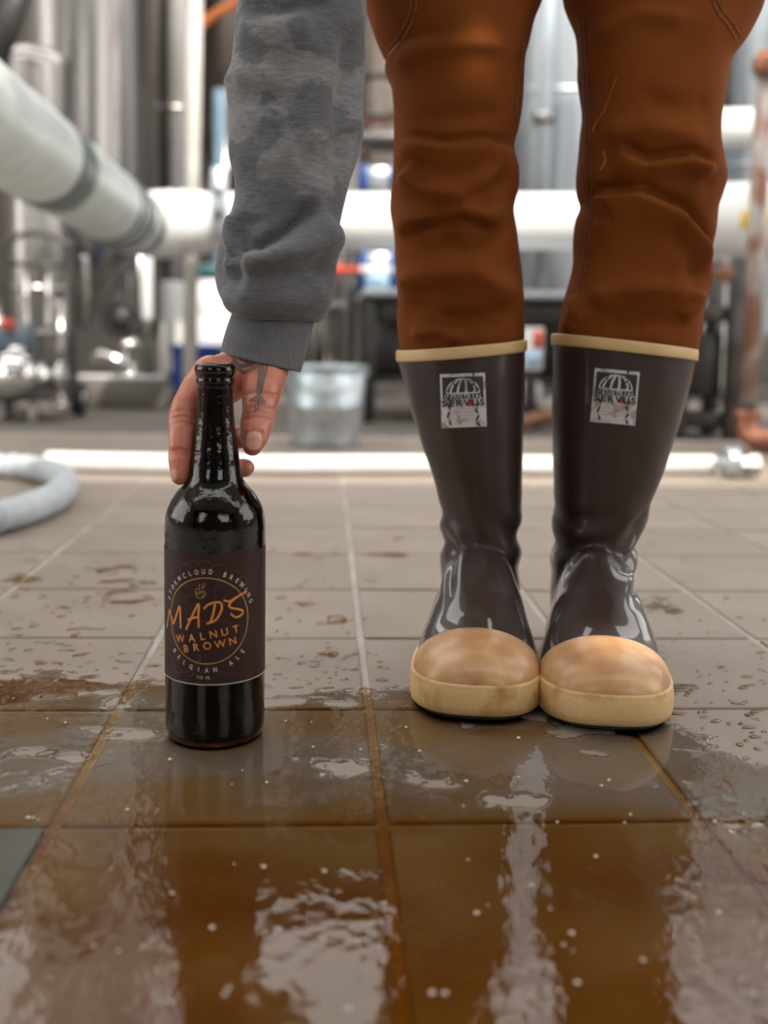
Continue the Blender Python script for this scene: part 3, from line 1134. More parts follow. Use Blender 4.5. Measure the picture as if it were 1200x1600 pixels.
# coiled dark hose and red hose hung above the shelf
Y = 4.684
c = at(592, 150, Y)
ring = [(c.x + .12 * cos(a) * 1.1, Y, c.z + .085 * sin(a)) for a in [2*pi*k/32 for k in range(33)]]
o = MB().tube(ring, .012, 10).obj('hung_hose', rubber_m, origin=(c.x, Y, c.z - .085))
tag(o, 'dark hose hung in an oval loop above the rack shelf', 'hose')
zs_ = zc + .0125 + .014
pts = [at(552, 190, 4.78), at(575, 186, 4.78), at(600, 190, 4.78), at(625, 186, 4.78), at(655, 200, 4.78)]
pts = smooth_path([Vector((pts[0].x, 4.78, zs_))] + pts[1:4] + [Vector((pts[4].x, 4.78, zs_))], 8)
o = MB().tube(pts, .014, 10).obj('hung_hose', brown_m, origin=pts[0])
tag(o, 'red-brown hose lying just above the rack shelf', 'hose')
# cage of thin bars behind the cuff
Y = 5.0
xa, xb = at(470, 540, Y).x, at(528, 540, Y).x
za, zb = at(500, 588, Y).z, at(500, 478, Y).z
rt = root('barred_stand', ((xa + xb) / 2, Y, 0), 'dark barred metal stand behind the cuff and bucket', 'stand')
for k in range(6):
    x = lerp(xa, xb, k / 5)
    MB().tube([(x, Y, 0.01), (x, Y, zb)], .011, 8).obj('bar', dark_m, rt)
MB().box(((xa + xb) / 2, Y, zb), (xb - xa + .05, .06, .04), bev=.006).obj('top_rail', steel_lt, rt)
MB().box(((xa + xb) / 2, Y, .1), (xb - xa + .05, .04, .04), bev=.006).obj('bottom_rail', dark_m, rt)
# white drum behind sleeve/pole and teal lid
p = at(335, 470, 5.0)
rt = root('white_drum', (p.x, 5.0, 0), 'white plastic drum with dark teal lid right of the cream pole', 'drum')
zt = at(335, 432, 5.0).z
MB().lathe([(0, .0), (.095, 0), (.105, .02), (.11, zt * .3), (.105, zt * .32), (.11, zt * .34), (.11, zt * .66), (.105, zt * .68), (.11, zt * .7), (.108, zt - .01), (0, zt)], (p.x, 5.0, 0), 28).obj('body', white_m, rt)
MB().lathe([(0, .05), (.10, .05), (.117, .04), (.117, -.01), (.11, -.012)], (p.x, 5.0, zt), 28).obj('lid', teal_m, rt)

# blue bin
Y = 4.62
a, b = at(266, 645, Y), at(346, 545, Y)
rt = root('blue_bin', ((a.x + b.x) / 2, Y, 0), 'dark blue plastic bin standing behind the bottle and pole', 'bin')
cx, w = (a.x + b.x) / 2, b.x - a.x
h = b.z
MB().loft([[(cx + sx * w / 2 * k, Y + .11 + sy * .11 * k, z) for sx, sy in ((-1, -1), (1, -1), (1, 1), (-1, 1))] for k, z in ((.86, 0), (.95, h), (.90, h), (.82, .02))], True, True).obj('tub', blue_m, rt, smooth=False)
MB().box((cx, Y + .11, h), (w * 1.02, .235, .03), bev=.006).obj('rim', blue_m, rt)
MB().lathe([(0, -.02), (.028, -.02), (.03, 0), (.028, .02), (0, .02)], (a.x - .012, Y + .08, .12), 16, 'X').obj('wheel', rubber_m, rt)

# low kerb
Y = 4.42
a, b = at(118, 640, Y), at(262, 640, Y)
o = MB().box(((a.x + b.x) / 2, Y + .06, .065), (b.x - a.x, .12, .13), bev=.008).obj('kerb', conc_m, origin=((a.x + b.x) / 2, Y, 0))
MB().box(((a.x + b.x) / 2, Y + .06, .133), (b.x - a.x - .02, .11, .012)).obj('sunlit_top', white_m, o)  # white slab stands in for sunlight along the kerb's top
tag(o, 'low concrete kerb with sunlit top painted white under the fermenter', 'kerb')

# hand truck
Y = 4.0
rt = root('hand_truck', (at(60, 640, Y).x, Y, 0), 'tubular steel hand truck with black wheels at the left', 'hand truck')
xl, xr = at(8, 500, Y).x, at(112, 500, Y).x
zt = at(60, 366, Y).z
zb = at(60, 600, Y).z
pts = smooth_path([(xl, Y, zb), (xl, Y, zt - .10), (xl + .02, Y, zt - .03), (xl + .08, Y, zt), (xr - .08, Y, zt), (xr - .02, Y, zt - .03), (xr, Y, zt - .10), (xr, Y, zb)], 6)
MB().tube(pts, .0115, 12).obj('frame', dark_m, rt)
for py in (413, 520, 597):
    z = at(60, py, Y).z
    MB().tube([(xl, Y, z), (xr, Y, z)], .009, 10).obj('crossbar', steel_m if py > 500 else dark_m, rt)
for px in (42, 76):
    x = at(px, 500, Y).x
    MB().tube([(x, Y, at(px, 415, Y).z), (x, Y, zb)], .008, 10).obj('inner_bar', chrome_m, rt)
MB().box(((xl + xr) / 2, Y - .08, .03), (xr - xl, .18, .012), bev=.003).obj('toe_plate', steel_m, rt)
for x in (xl - .02, xr + .01):
    w_ = MB().lathe([(.0, -.02), (.04, -.022), (.062, -.02), (.068, -.01), (.068, .01), (.062, .02), (.04, .022), (0, .02)], (x, Y + .05, .0685), 24, 'X').obj('wheel', rubber_m, rt)
    MB().lathe([(.0, -.026), (.026, -.026), (.026, .026), (0, .026)], (x, Y + .05, .0685), 16, 'X').obj('hub', chrome_m, w_)

# pump
Y = 3.8
p = at(22, 588, Y)
rt = root('chrome_pump', (p.x, Y, 0), 'polished steel pump with blue-grey motor at the left edge', 'pump')
R_ = 42 * mpp(Y)
MB().lathe([(.001, -R_ * .75), (R_ * .5, -R_ * .7), (R_ * .85, -R_ * .4), (R_, 0), (R_ * .9, R_ * .3), (R_ * .6, R_ * .55), (.001, R_ * .6)], p, 32, 'Y').obj('volute', chrome_m, rt)
MB().lathe([(.0, 0), (.055, 0), (.055, .02), (.045, .02), (.045, .12), (.06, .12), (.06, .14), (0, .14)], (p.x + .03, Y + .02, p.z), 24, 'X').obj('inlet', chrome_m, rt)
m_ = at(8, 532, Y + .05)
MB().lathe([(.0, -.16), (.05, -.16), (.06, -.14), (.06, .08), (.05, .1), (0, .1)], m_, 24, 'X').obj('motor', motor_m, rt)
MB().tube([(p.x + .01, Y, p.z + R_ * .6), (p.x + .01, Y, p.z + R_ * 1.1)], .035, 16).obj('outlet', chrome_m, rt)
kp = at(12, 506, Y - .02)
MB().lathe([(0, -.02), (.02, -.018), (.026, 0), (.02, .016), (0, .018)], kp, 16).obj('red_knob', red_m, rt)
for px in (0, 50):
    q = at(px, 640, Y)
    MB().tube([(q.x, Y, .0), (q.x, Y, p.z - R_ * .6)], .014, 10).obj('foot', cream_m, rt)
MB().box((p.x, Y, p.z - R_ * .75), (.24, .12, .02), bev=.004).obj('base', dark_m, rt)

# outlet valve under the cone
Y = 4.9
p = at(190, 498, Y)
rt = root('outlet_valve', (p.x, Y, 0), 'chrome outlet valve with round black handle under the fermenter cone', 'valve')
ring = [(p.x + .075 * cos(a), Y, p.z + .075 * sin(a)) for a in [2*pi*k/28 for k in range(29)]]
MB().tube(ring, .018, 10).obj('handwheel', rubber_m, rt)
MB().lathe([(0, -.03), (.05, -.03), (.055, -.01), (.05, .02), (0, .02)], p, 20, 'Y').obj('handle_boss', black_m, rt)
q = at(200, 562, Y)
MB().lathe([(.0, -.15), (.03, -.15), (.03, -.1), (.05, -.1), (.05, -.06), (.036, -.06), (.036, .05), (.055, .05), (.055, .09), (.03, .09), (.03, .17), (0, .17)], (q.x, Y + .03, q.z), 22).obj('body', chrome_m, rt)
MB().tube(smooth_path([(q.x, Y + .03, q.z - .1), (q.x - .02, Y, q.z - .02), (q.x - .12, Y, q.z + .02), (q.x - .16, Y, q.z)], 6), .026, 14).obj('side_branch', chrome_m, rt)
MB().tube([(q.x, Y + .03, .01), (q.x, Y + .03, q.z - .1)], .016, 12).obj('prop', steel_m, rt)
# vertical pipes near valve
for i, (px, y0, y1, Y, w, m, lab) in enumerate([(229, 395, 500, 5.0, 9, white_m, 'white vertical pipe under the wrapped joint'),
                                         (272, 440, 600, 5.5, 22, white_m, 'white upright cylinder left of the cream pole near the blue bin'),
                                         (131, 400, 520, 4.9, 8, steel_m, 'thin steel pipe right of the hand truck'),
                                         (343, 140, 300, 5.45, 9, paleblue_m, 'pale blue pipe between pole and sleeve'),
                                         (1145, 0, 200, 5.0, 9, dark_m, 'dark thin pipe up the right-hand tank')]):
    a, b = at(px, y1, Y), at(px, y0, Y)
    if i in (1, 3): a.z = 0.0
    r_ = w * mpp(Y)
    o = MB().lathe([(0, 0), (r_ * .9, 0), (r_, .01), (r_, b.z - a.z - .01), (r_ * .9, b.z - a.z), (0, b.z - a.z)], (b.x, Y, a.z), 18).obj('vertical_pipe', m, origin=(b.x, Y, a.z))
    tag(o, lab, 'pipe')
pts = smooth_path([at(312, 42, 4.9), at(335, 22, 4.9), at(362, 8, 4.9), at(400, -20, 4.9)], 8)
o = MB().tube(pts, .019, 12).obj('orange_hose', orange_m, origin=pts[0])
tag(o, 'orange hose running past the pole at the top', 'hose')
pts = [at(-20, 130, 4.2), at(50, -60, 4.2)]
o = MB().tube(pts, .045, 14).obj('dark_pipe', black_m, origin=pts[0])
tag(o, 'black slanting pipe in the upper left corner', 'pipe')
# ------------------------------------------------------------------ beer bottle
BX, BY, BR = -.088, .847, .0405
rt = root('beer_bottle', (BX, BY, 0), 'dark brown glass beer bottle with a plum label held by a hand', 'bottle')


def bz(py, dx=0.):
    return at(336, py, BY).z


prof = [(0, .004), (.020, .003), (.030, .0012), (.0345, .0006), (.0385, .003), (.0402, .009), (BR, .016), (BR, bz(818)), (.0398, bz(803)), (.0382, bz(792)), (.0355, bz(781)),
        (.0305, bz(767)), (.0262, bz(759)), (.0228, bz(750)), (.0209, bz(740)), (.0197, bz(722)), (.0176, bz(692)), (.0157, bz(665)), (.0149, bz(645)), (.0145, bz(620)), (.0143, bz(606)), (.0143, bz(602)),
        (.0150, bz(600)), (.0156, bz(596)), (.0152, bz(592)), (.0146, bz(590)), (.0154, bz(588)), (.0163, bz(583)), (.0165, bz(577)), (.0158, bz(571)), (.0140, bz(568)), (.0110, bz(568)), (.0098, bz(571))]
inner = [(.0095, bz(600)), (.0110, bz(650)), (.0145, bz(692)), (.0172, bz(735)), (.0272, bz(766)), (.0340, bz(786)), (.0372, bz(806)), (.0380, bz(820)), (.0380, .014), (.036, .0062), (0, .0065)]
g = MB().lathe(prof + inner, (BX, BY, 0), 96).obj('glass', glass_m, rt)
lz = bz(610)
beer = [(0, .0068), (.0355, .0065), (.0377, .014), (.0377, bz(820)), (.0369, bz(806)), (.0336, bz(786)), (.0268, bz(766)), (.0168, bz(735)), (.0141, bz(692)), (.0106, bz(650)), (.0092, bz(612)), (0, bz(612))]
MB().lathe(beer, (BX, BY, 0), 64).obj('beer', beer_m, rt)

# label: paper sleeve on the body, artwork laid on it
z_t, z_b = at(336, 866, BY - BR).z, at(336, 1071, BY - BR).z
LR = BR + .00025
lb = MB()
rings = []
for k in range(3):
    z = lerp(z_b, z_t, k / 2)
    rings.append([(BX + LR * sin(a), BY - LR * cos(a), z) for a in [radians(-150 + 300 * j / 100) for j in range(101)]])
lb.loft(rings, False, False, closed=False)
lab = lb.obj('label', label_m, rt)


def wrap(mbx, off):
    """(u, v) print plane -> bottle wall"""
    out = MB()
    out.f = mbx.f
    r_ = LR + off
    out.v = [Vector((BX + r_ * sin(p.x / LR), BY - r_ * cos(p.x / LR), p.y)) for p in mbx.v]
    return out


def Lz(zx, zy):
    """measured picture point on the label -> print plane"""
    px, py = 240 + zx / 6.316, 850 + zy / 6.316
    dxp = max(-.99, min(.99, (px - 336.5) / 77.0))
    th = asin(dxp)
    Yd = BY - LR * cos(th)
    return Vector((LR * th, at(px, py, Yd).z, 0))


def strokes(lst, w, off, name, m, n=6):
    q = MB()
    for s in lst:
        pts = [Lz(*p) for p in s]
        if len(pts) > 2:
            pts = [Vector(p) for p in smooth_path(pts, n)]
        else:
            pts = [pts[0] + (pts[1] - pts[0]) * k / 8 for k in range(9)]
        ribbon(q, pts, w)
    return wrap(q, off).obj(name, m, lab)


cc = Lz(577, 762)
cr = (Lz(577, 338).y - Lz(577, 1185).y) / 2
q = MB()
ribbon(q, [Vector((cc.x + cr * cos(a), cc.y + cr * sin(a), 0)) for a in [2*pi*k/96 for k in range(96)]], .00075, closed=True)
wrap(q, .00025).obj('gold_ring', gold_m, lab)
strokes([[(215, 640), (198, 730), (180, 825)], [(212, 645), (240, 730), (258, 785), (292, 690), (322, 615), (330, 720), (332, 830)],
         [(385, 845), (450, 700), (505, 590), (505, 700), (508, 825)], [(400, 748), (460, 728), (515, 715)],
         [(658, 590), (640, 690), (612, 780)], [(555, 640), (600, 595), (660, 575), (708, 580), (718, 640), (685, 720), (640, 765), (580, 785)],
         [(735, 553), (790, 562), (870, 510), (940, 465)], [(880, 500), (810, 560), (785, 600), (800, 628), (860, 640), (905, 660), (890, 700), (850, 720), (815, 705), (800, 680)]],
        .00165, .00045, 'script_lettering', oprint_m)
q = MB()
hh = Lz(577, 800).y - Lz(577, 872).y
for ch, x, y, ro in [('W', 325, 932, .14), ('A', 440, 928, .14), ('L', 543, 910, .15), ('N', 642, 890, .16), ('U', 745, 868, .17), ('T', 845, 838, .18),
                     ('B', 384, 1030, .12), ('R', 484, 1018, .13), ('O', 586, 1004, .14), ('W', 704, 985, .15), ('N', 816, 955, .17)]:
    p = Lz(x, y)
    put_letter(q, ch, p.x, p.y, hh, ro, 1.0, .012)
wrap(q, .00035).obj('block_lettering', oprint_m, lab)
q = MB()
txt = 'STORMCLOUD BREWING'
for k, ch in enumerate(txt):
    if ch == ' ': continue
    a = radians(lerp(159, 19, k / (len(txt) - 1)))
    put_letter(q, ch, cc.x + cr * 1.15 * cos(a), cc.y + cr * 1.15 * sin(a), .0037, a - pi / 2, .78, .02)
wrap(q, .0003).obj('upper_arc_lettering', wprint_m, lab)
q = MB()
txt = 'BELGIAN ALE'
for k, ch in enumerate(txt):
    if ch == ' ': continue
    a = radians(lerp(223, 318, k / (len(txt) - 1)))
    put_letter(q, ch, cc.x + cr * 1.15 * cos(a), cc.y + cr * 1.15 * sin(a), .0037, a + pi / 2, .78, .02)
wrap(q, .0003).obj('lower_arc_lettering', wprint_m, lab)
q = MB()
p = Lz(550, 1318)
for k, ch in enumerate('750 ML'):
    if ch != ' ':
        put_letter(q, ch, p.x + (k - 2.5) * .0019, p.y, .0024, 0, .9)
wrap(q, .0003).obj('volume_lettering', wprint_m, lab)
q = MB()
ribbon(q, [Vector((LR * radians(-150 + 3 * k), z_b + .0006, 0)) for k in range(101)], .0007)
wrap(q, .0003).obj('base_line', wprint_m, lab)


def arc(cx, cy, rx, ry, a0, a1, n=9):
    return [(cx + rx * cos(radians(lerp(a0, a1, k / n))), cy - ry * sin(radians(lerp(a0, a1, k / n)))) for k in range(n + 1)]


tree = [arc(240, 345, 55, 55, 60, 260), arc(370, 245, 45, 50, 20, 230), arc(460, 215, 60, 45, 10, 180), arc(560, 215, 65, 50, 0, 180), arc(690, 250, 75, 45, -40, 170),
        arc(830, 320, 60, 60, -60, 110), arc(900, 390, 45, 70, -60, 130), arc(420, 560, 50, 55, 60, 290), arc(330, 440, 90, 40, 20, 200), arc(700, 480, 45, 70, 60, 250),
        arc(860, 470, 70, 50, -20, 170), arc(960, 780, 35, 60, -80, 120), arc(300, 850, 60, 50, 120, 330), arc(640, 790, 170, 30, 20, 170), arc(720, 870, 60, 40, 180, 350),
        [(500, 1090), (505, 1150), (470, 1230), (380, 1262), (230, 1265)], [(575, 1090), (575, 1150), (610, 1230), (700, 1265), (860, 1270)], [(525, 1080), (522, 1170)],
        [(470, 1260), (440, 1300), (380, 1305)], [(540, 1240), (530, 1290)], arc(780, 560, 50, 60, 90, 300), arc(250, 560, 40, 50, 90, 280)]
strokes(tree, .0006, .0002, 'tree_line_art', rprint_m, 3)
strokes([arc(500, 470, 25, 28, 40, 320), arc(545, 490, 28, 25, -120, 160), [(480, 490), (520, 470), (560, 500)], [(515, 440), (510, 410), (520, 395)], [(535, 440), (540, 410), (545, 395)],
         [(550, 440), (562, 405), (568, 385)], arc(520, 500, 42, 35, 190, 350)], .0005, .0003, 'hop_emblem', gold_m, 3)

# ------------------------------------------------------------------ person
person = root('person', (.19, 1.08, 0), 'person in rust-brown work trousers and grey sweatshirt bending to grip the bottle', 'person')


def surf_disp(me, fn):
    """move every vertex of a mesh along its normal by fn(co, normal)"""
    no = [v.normal.copy() for v in me.vertices]
    for v, n_ in zip(me.vertices, no):
        d = fn(v.co, n_)
        if d:
            v.co += n_ * d
    me.update()


def seg_dist(px, pz, poly):
    best = 1e9; sgn = 1; tt = 0
    n_ = len(poly) - 1
    for i in range(n_):
        ax, az = poly[i]; bx, bz_ = poly[i + 1]
        dx, dz = bx - ax, bz_ - az
        l2 = dx * dx + dz * dz
        t = max(0, min(1, ((px - ax) * dx + (pz - az) * dz) / l2))
        ex, ez = px - ax - t * dx, pz - az - t * dz
        d = ex * ex + ez * ez
        if d < best:
            best = d
            sgn = 1 if dx * ez - dz * ex > 0 else -1
            tt = (i + t) / n_
    return sqrt(best), sgn, tt


def fold_fn(folds, Y, noise_amp=.0015, nscale=(18, 18, 26), seed=0.):
    """folds: (kind, [(px,py)...], amplitude, width); ridge or step; laid on the front of the cloth"""
    prep = []
    for kind, pts, amp, w in folds:
        amp *= 1.7
        poly = []
        for p in pts:
            q_ = at(p[0], p[1], Y)
            poly.append((q_.x, q_.z))
        xs = [p[0] for p in poly]; zs = [p[1] for p in poly]
        m_ = w * 3.2
        prep.append((kind, poly, amp, w, min(xs) - m_, max(xs) + m_, min(zs) - m_, max(zs) + m_))

    def fn(co, n_):
        front = sstep(.02, -.55, n_.y)
        d = noise_amp * 2 * noise.noise((co.x * nscale[0] + seed, co.y * nscale[1], co.z * nscale[2]))
        if front > 0:
            # cloth in front is nearer the camera than the measuring plane: bring to that plane
            k = Y / co.y
            X, Z = co.x * k, CAM_H + (co.z - CAM_H) * k
            for kind, poly, amp, w, a, b, c_, e in prep:
                if X < a or X > b or Z < c_ or Z > e:
                    continue
                ds, sg, tt = seg_dist(X, Z, poly)
                fade = sstep(0, .18, tt) * sstep(1, .82, tt)
                if kind == 'ridge':
                    d += amp * exp(-(ds / w) ** 2) * front * (.15 + .85 * fade)
                else:
                    # gentle swell on one side, steep tuck on the other
                    s_ = ds * sg / w
                    k_ = exp(-(s_ / 1.8) ** 2) if s_ > 0 else exp(-(s_ / .45) ** 2)
                    d += amp * front * fade * (k_ - .6 * exp(-((s_ + .75) / .45) ** 2))
        return d
    return fn


def leg_tube(tab, n_seg, step, Yc, depth, sup=2.25, inner=None):
    """tab: (py, left px, right px); the limb's outline at depth Yc"""
    rings = []
    y = tab[0][0]
    while y <= tab[-1][0]:
        l, r_ = table(tab, y)
        yc = Yc(y); dh = depth(y)
        a, b = at(l, y, yc), at(r_, y, yc)
        c_ = (a + b) / 2; hw = (b - a).length / 2
        ring = []
        for j in range(n_seg):
            q_ = 2 * pi * j / n_seg
            cx_, sx_ = cos(q_), sin(q_)
            ring.append(Vector((c_.x + hw * math.copysign(abs(cx_) ** (2 / sup), cx_), yc + dh * math.copysign(abs(sx_) ** (2 / sup), sx_), c_.z)))
        rings.append(ring)
        y += step
    return rings


# ---- trousers
LEG_Y = 1.105
legL = [(-330, 540, 870), (-200, 548, 862), (-100, 556, 852), (-40, 562, 848), (0, 569, 844), (30, 577, 834), (60, 586, 826), (80, 597, 820), (91, 606, 818), (100, 601, 817), (112, 603, 815), (132, 611, 813), (150, 613, 812), (200, 616, 807), (232, 617, 802),
        (262, 616, 808), (290, 614, 807), (325, 612, 800), (355, 615, 804), (400, 617, 808), (450, 620, 813), (500, 622, 816), (560, 628, 812), (600, 640, 806)]
legR = [(-330, 880, 1215), (-200, 878, 1205), (-100, 880, 1195), (-40, 884, 1190), (0, 887, 1184), (22, 893, 1179), (45, 901, 1167), (70, 906, 1152), (90, 909, 1136), (105, 910, 1128), (150, 912, 1122), (180, 913, 1118), (210, 910, 1117),
        (250, 907, 1123), (280, 904, 1127), (305, 906, 1120), (322, 911, 1114), (345, 903, 1112), (375, 900, 1110), (410, 899, 1107), (445, 890, 1104), (480, 880, 1094), (520, 874, 1089), (560, 880, 1080), (600, 890, 1072)]


def ydep(y): return LEG_Y + .02 * sstep(300, -200, y)


def hdep(y): return .072 + .02 * sstep(350, 0, y) - .004 * sstep(450, 560, y)


tr = MB()
for tb in (legL, legR):
    tr.loft(leg_tube(tb, 220, 4.0, ydep, hdep))
zc_ = at(800, -60, 1.12).z
hips = []
hx = (at(569, -60, 1.12).x + at(1184, -60, 1.12).x) / 2
for z, hw, hd in ((.735, .17, .075), (.75, .195, .10), (.80, .20, .115), (.88, .19, .12), (.95, .175, .115)):
    hips.append([Vector((hx + hw * cos(2*pi*j/80), 1.15 + hd * sin(2*pi*j/80), z)) for j in range(80)])
tr.loft(hips)
FY = 1.03
folds = [
    ('step', [(618, 222), (700, 232), (760, 226), (806, 240)][::-1], .004, .010),
    ('ridge', [(620, 255), (660, 300), (720, 305), (790, 262)], .005, .010),
    ('ridge', [(618, 300), (690, 325), (760, 300), (800, 268)], -.004, .010),
    ('step', [(616, 372), (650, 345), (720, 330), (800, 352)], .005, .011),
    ('ridge', [(640, 360), (720, 385), (800, 345)], -.004, .009),
    ('ridge', [(618, 450), (670, 430), (740, 425), (810, 470)], .006, .013),
    ('ridge', [(622, 468), (680, 500), (760, 498), (815, 480)], -.004, .010),
    ('ridge', [(640, 525), (690, 512), (720, 535)], .004, .008),
    ('ridge', [(605, 110), (660, 78), (740, 70), (800, 76)], .003, .009),
    ('ridge', [(620, 275), (640, 250), (670, 262)], -.003, .006),
    ('ridge', [(650, 190), (720, 180), (790, 175)], -.002, .010),
    ('step', [(1122, 268), (1080, 252), (1010, 262), (960, 235)], .006, .012),
    ('ridge', [(1120, 285), (1060, 275), (990, 285)], -.004, .009),
    ('step', [(1105, 440), (1095, 380), (1060, 335), (1000, 308), (940, 312), (905, 330)], .007, .013),
    ('ridge', [(1090, 440), (1075, 390), (1040, 350)], -.004, .010),
    ('ridge', [(905, 325), (940, 338), (960, 330)], -.003, .008),
    ('ridge', [(920, 470), (990, 452), (1090, 455)], .004, .011),
    ('ridge', [(940, 510), (1010, 498), (1085, 500)], -.003, .009),
    ('ridge', [(880, 520), (900, 490), (890, 460)], .004, .008),
    ('ridge', [(1060, 500), (1082, 480), (1092, 450)], .004, .007),
    ('ridge', [(940, 210), (1010, 200), (1110, 215)], .003, .011),
    ('ridge', [(920, 60), (1000, 22), (1080, 30)], .003, .009),
    ('ridge', [(1000, 150), (1060, 170), (1115, 160)], -.002, .012),
]
folds = [(k_, p_, a_ * 1.3, w_) for k_, p_, a_, w_ in folds]
fn = fold_fn(folds, FY, .0012, (20, 20, 24), 2.)
me = bpy.data.meshes.new('trousers')
me.from_pydata([tuple(p) for p in tr.v], [], tr.f)
bm = bmesh.new(); bm.from_mesh(me); bmesh.ops.recalc_face_normals(bm, faces=bm.faces); bm.to_mesh(me); bm.free()
me.update()
surf_disp(me, fn)
trousers = finish('trousers', me, denim_m, person)
tag(trousers, 'rust-brown canvas work trousers tucked into the boots')
tr_bvh = BVHTree.FromPolygons([v.co.copy() for v in me.vertices], [tuple(p.vertices) for p in me.polygons])


def drape(bvh, mbx, off, Yplane, maxlen=.004):
    """lay flat print, given as picture points in (x,y,0), on a built surface by projecting it from the front"""
    d_ = densify(mbx, maxlen) if maxlen else mbx
    out = MB()
    keep = []
    for p in d_.v:
        dr = ray(p.x, p.y).normalized()
        hit = bvh.ray_cast(CAM, dr, 3.0)
        if hit[0] is None:
            keep.append(None); out.v.append(Vector((0, 0, 0)))
        else:
            n_ = hit[1] if hit[1].dot(dr) < 0 else -hit[1]
            keep.append(1); out.v.append(hit[0] + n_ * off)
    out.f = [f for f in d_.f if all(keep[i] for i in f)]
    used = sorted({i for f in out.f for i in f})
    mp_ = {o_: i for i, o_ in enumerate(used)}
    out.v = [out.v[i] for i in used]
    out.f = [tuple(mp_[i] for i in f) for f in out.f]
    return out


def pix_strokes(lst, w, n=6, closed=False):
    q_ = MB()
    for s in lst:
        pts = [Vector((a, b, 0)) for a, b in s]
        if len(pts) > 2: pts = smooth_path(pts, n)
        else: pts = [pts[0] + (pts[1] - pts[0]) * k / 12 for k in range(13)]
        ribbon(q_, pts, w)
    return q_


for s in ([(905, 20), (912, 120), (915, 200), (918, 300), (914, 380), (905, 450), (898, 520)], [(911, 20), (918, 120), (921, 200), (924, 300), (920, 380), (912, 450), (906, 520)],
          [(820, 60), (812, 110), (806, 180)], [(827, 52), (819, 100), (813, 150)]):
    drape(tr_bvh, pix_strokes([s], 2.6), .0006, FY, 0).obj('seam', seam_m, trousers)
for s in ([(652, -5), (648, 25), (632, 58), (607, 88)], [(644, -5), (640, 22), (624, 54), (603, 80)], [(1112, -5), (1120, 18), (1138, 40), (1150, 62)], [(1120, -5), (1128, 14), (1144, 34), (1157, 55)]):
    drape(tr_bvh, pix_strokes([s], 3.2), .0008, FY, 0).obj('pocket_edge', seam_m, trousers)
drape(tr_bvh, pix_strokes([[(964, 120), (955, 145), (945, 172), (930, 195), (927, 208)]], 2.8), .0005, FY, 0).obj('scuff', scuff_m, trousers)
drape(tr_bvh, pix_strokes([[(943, 236), (946, 252), (938, 266)]], 4), .0005, FY, 0).obj('scuff', scuff_m, trousers)


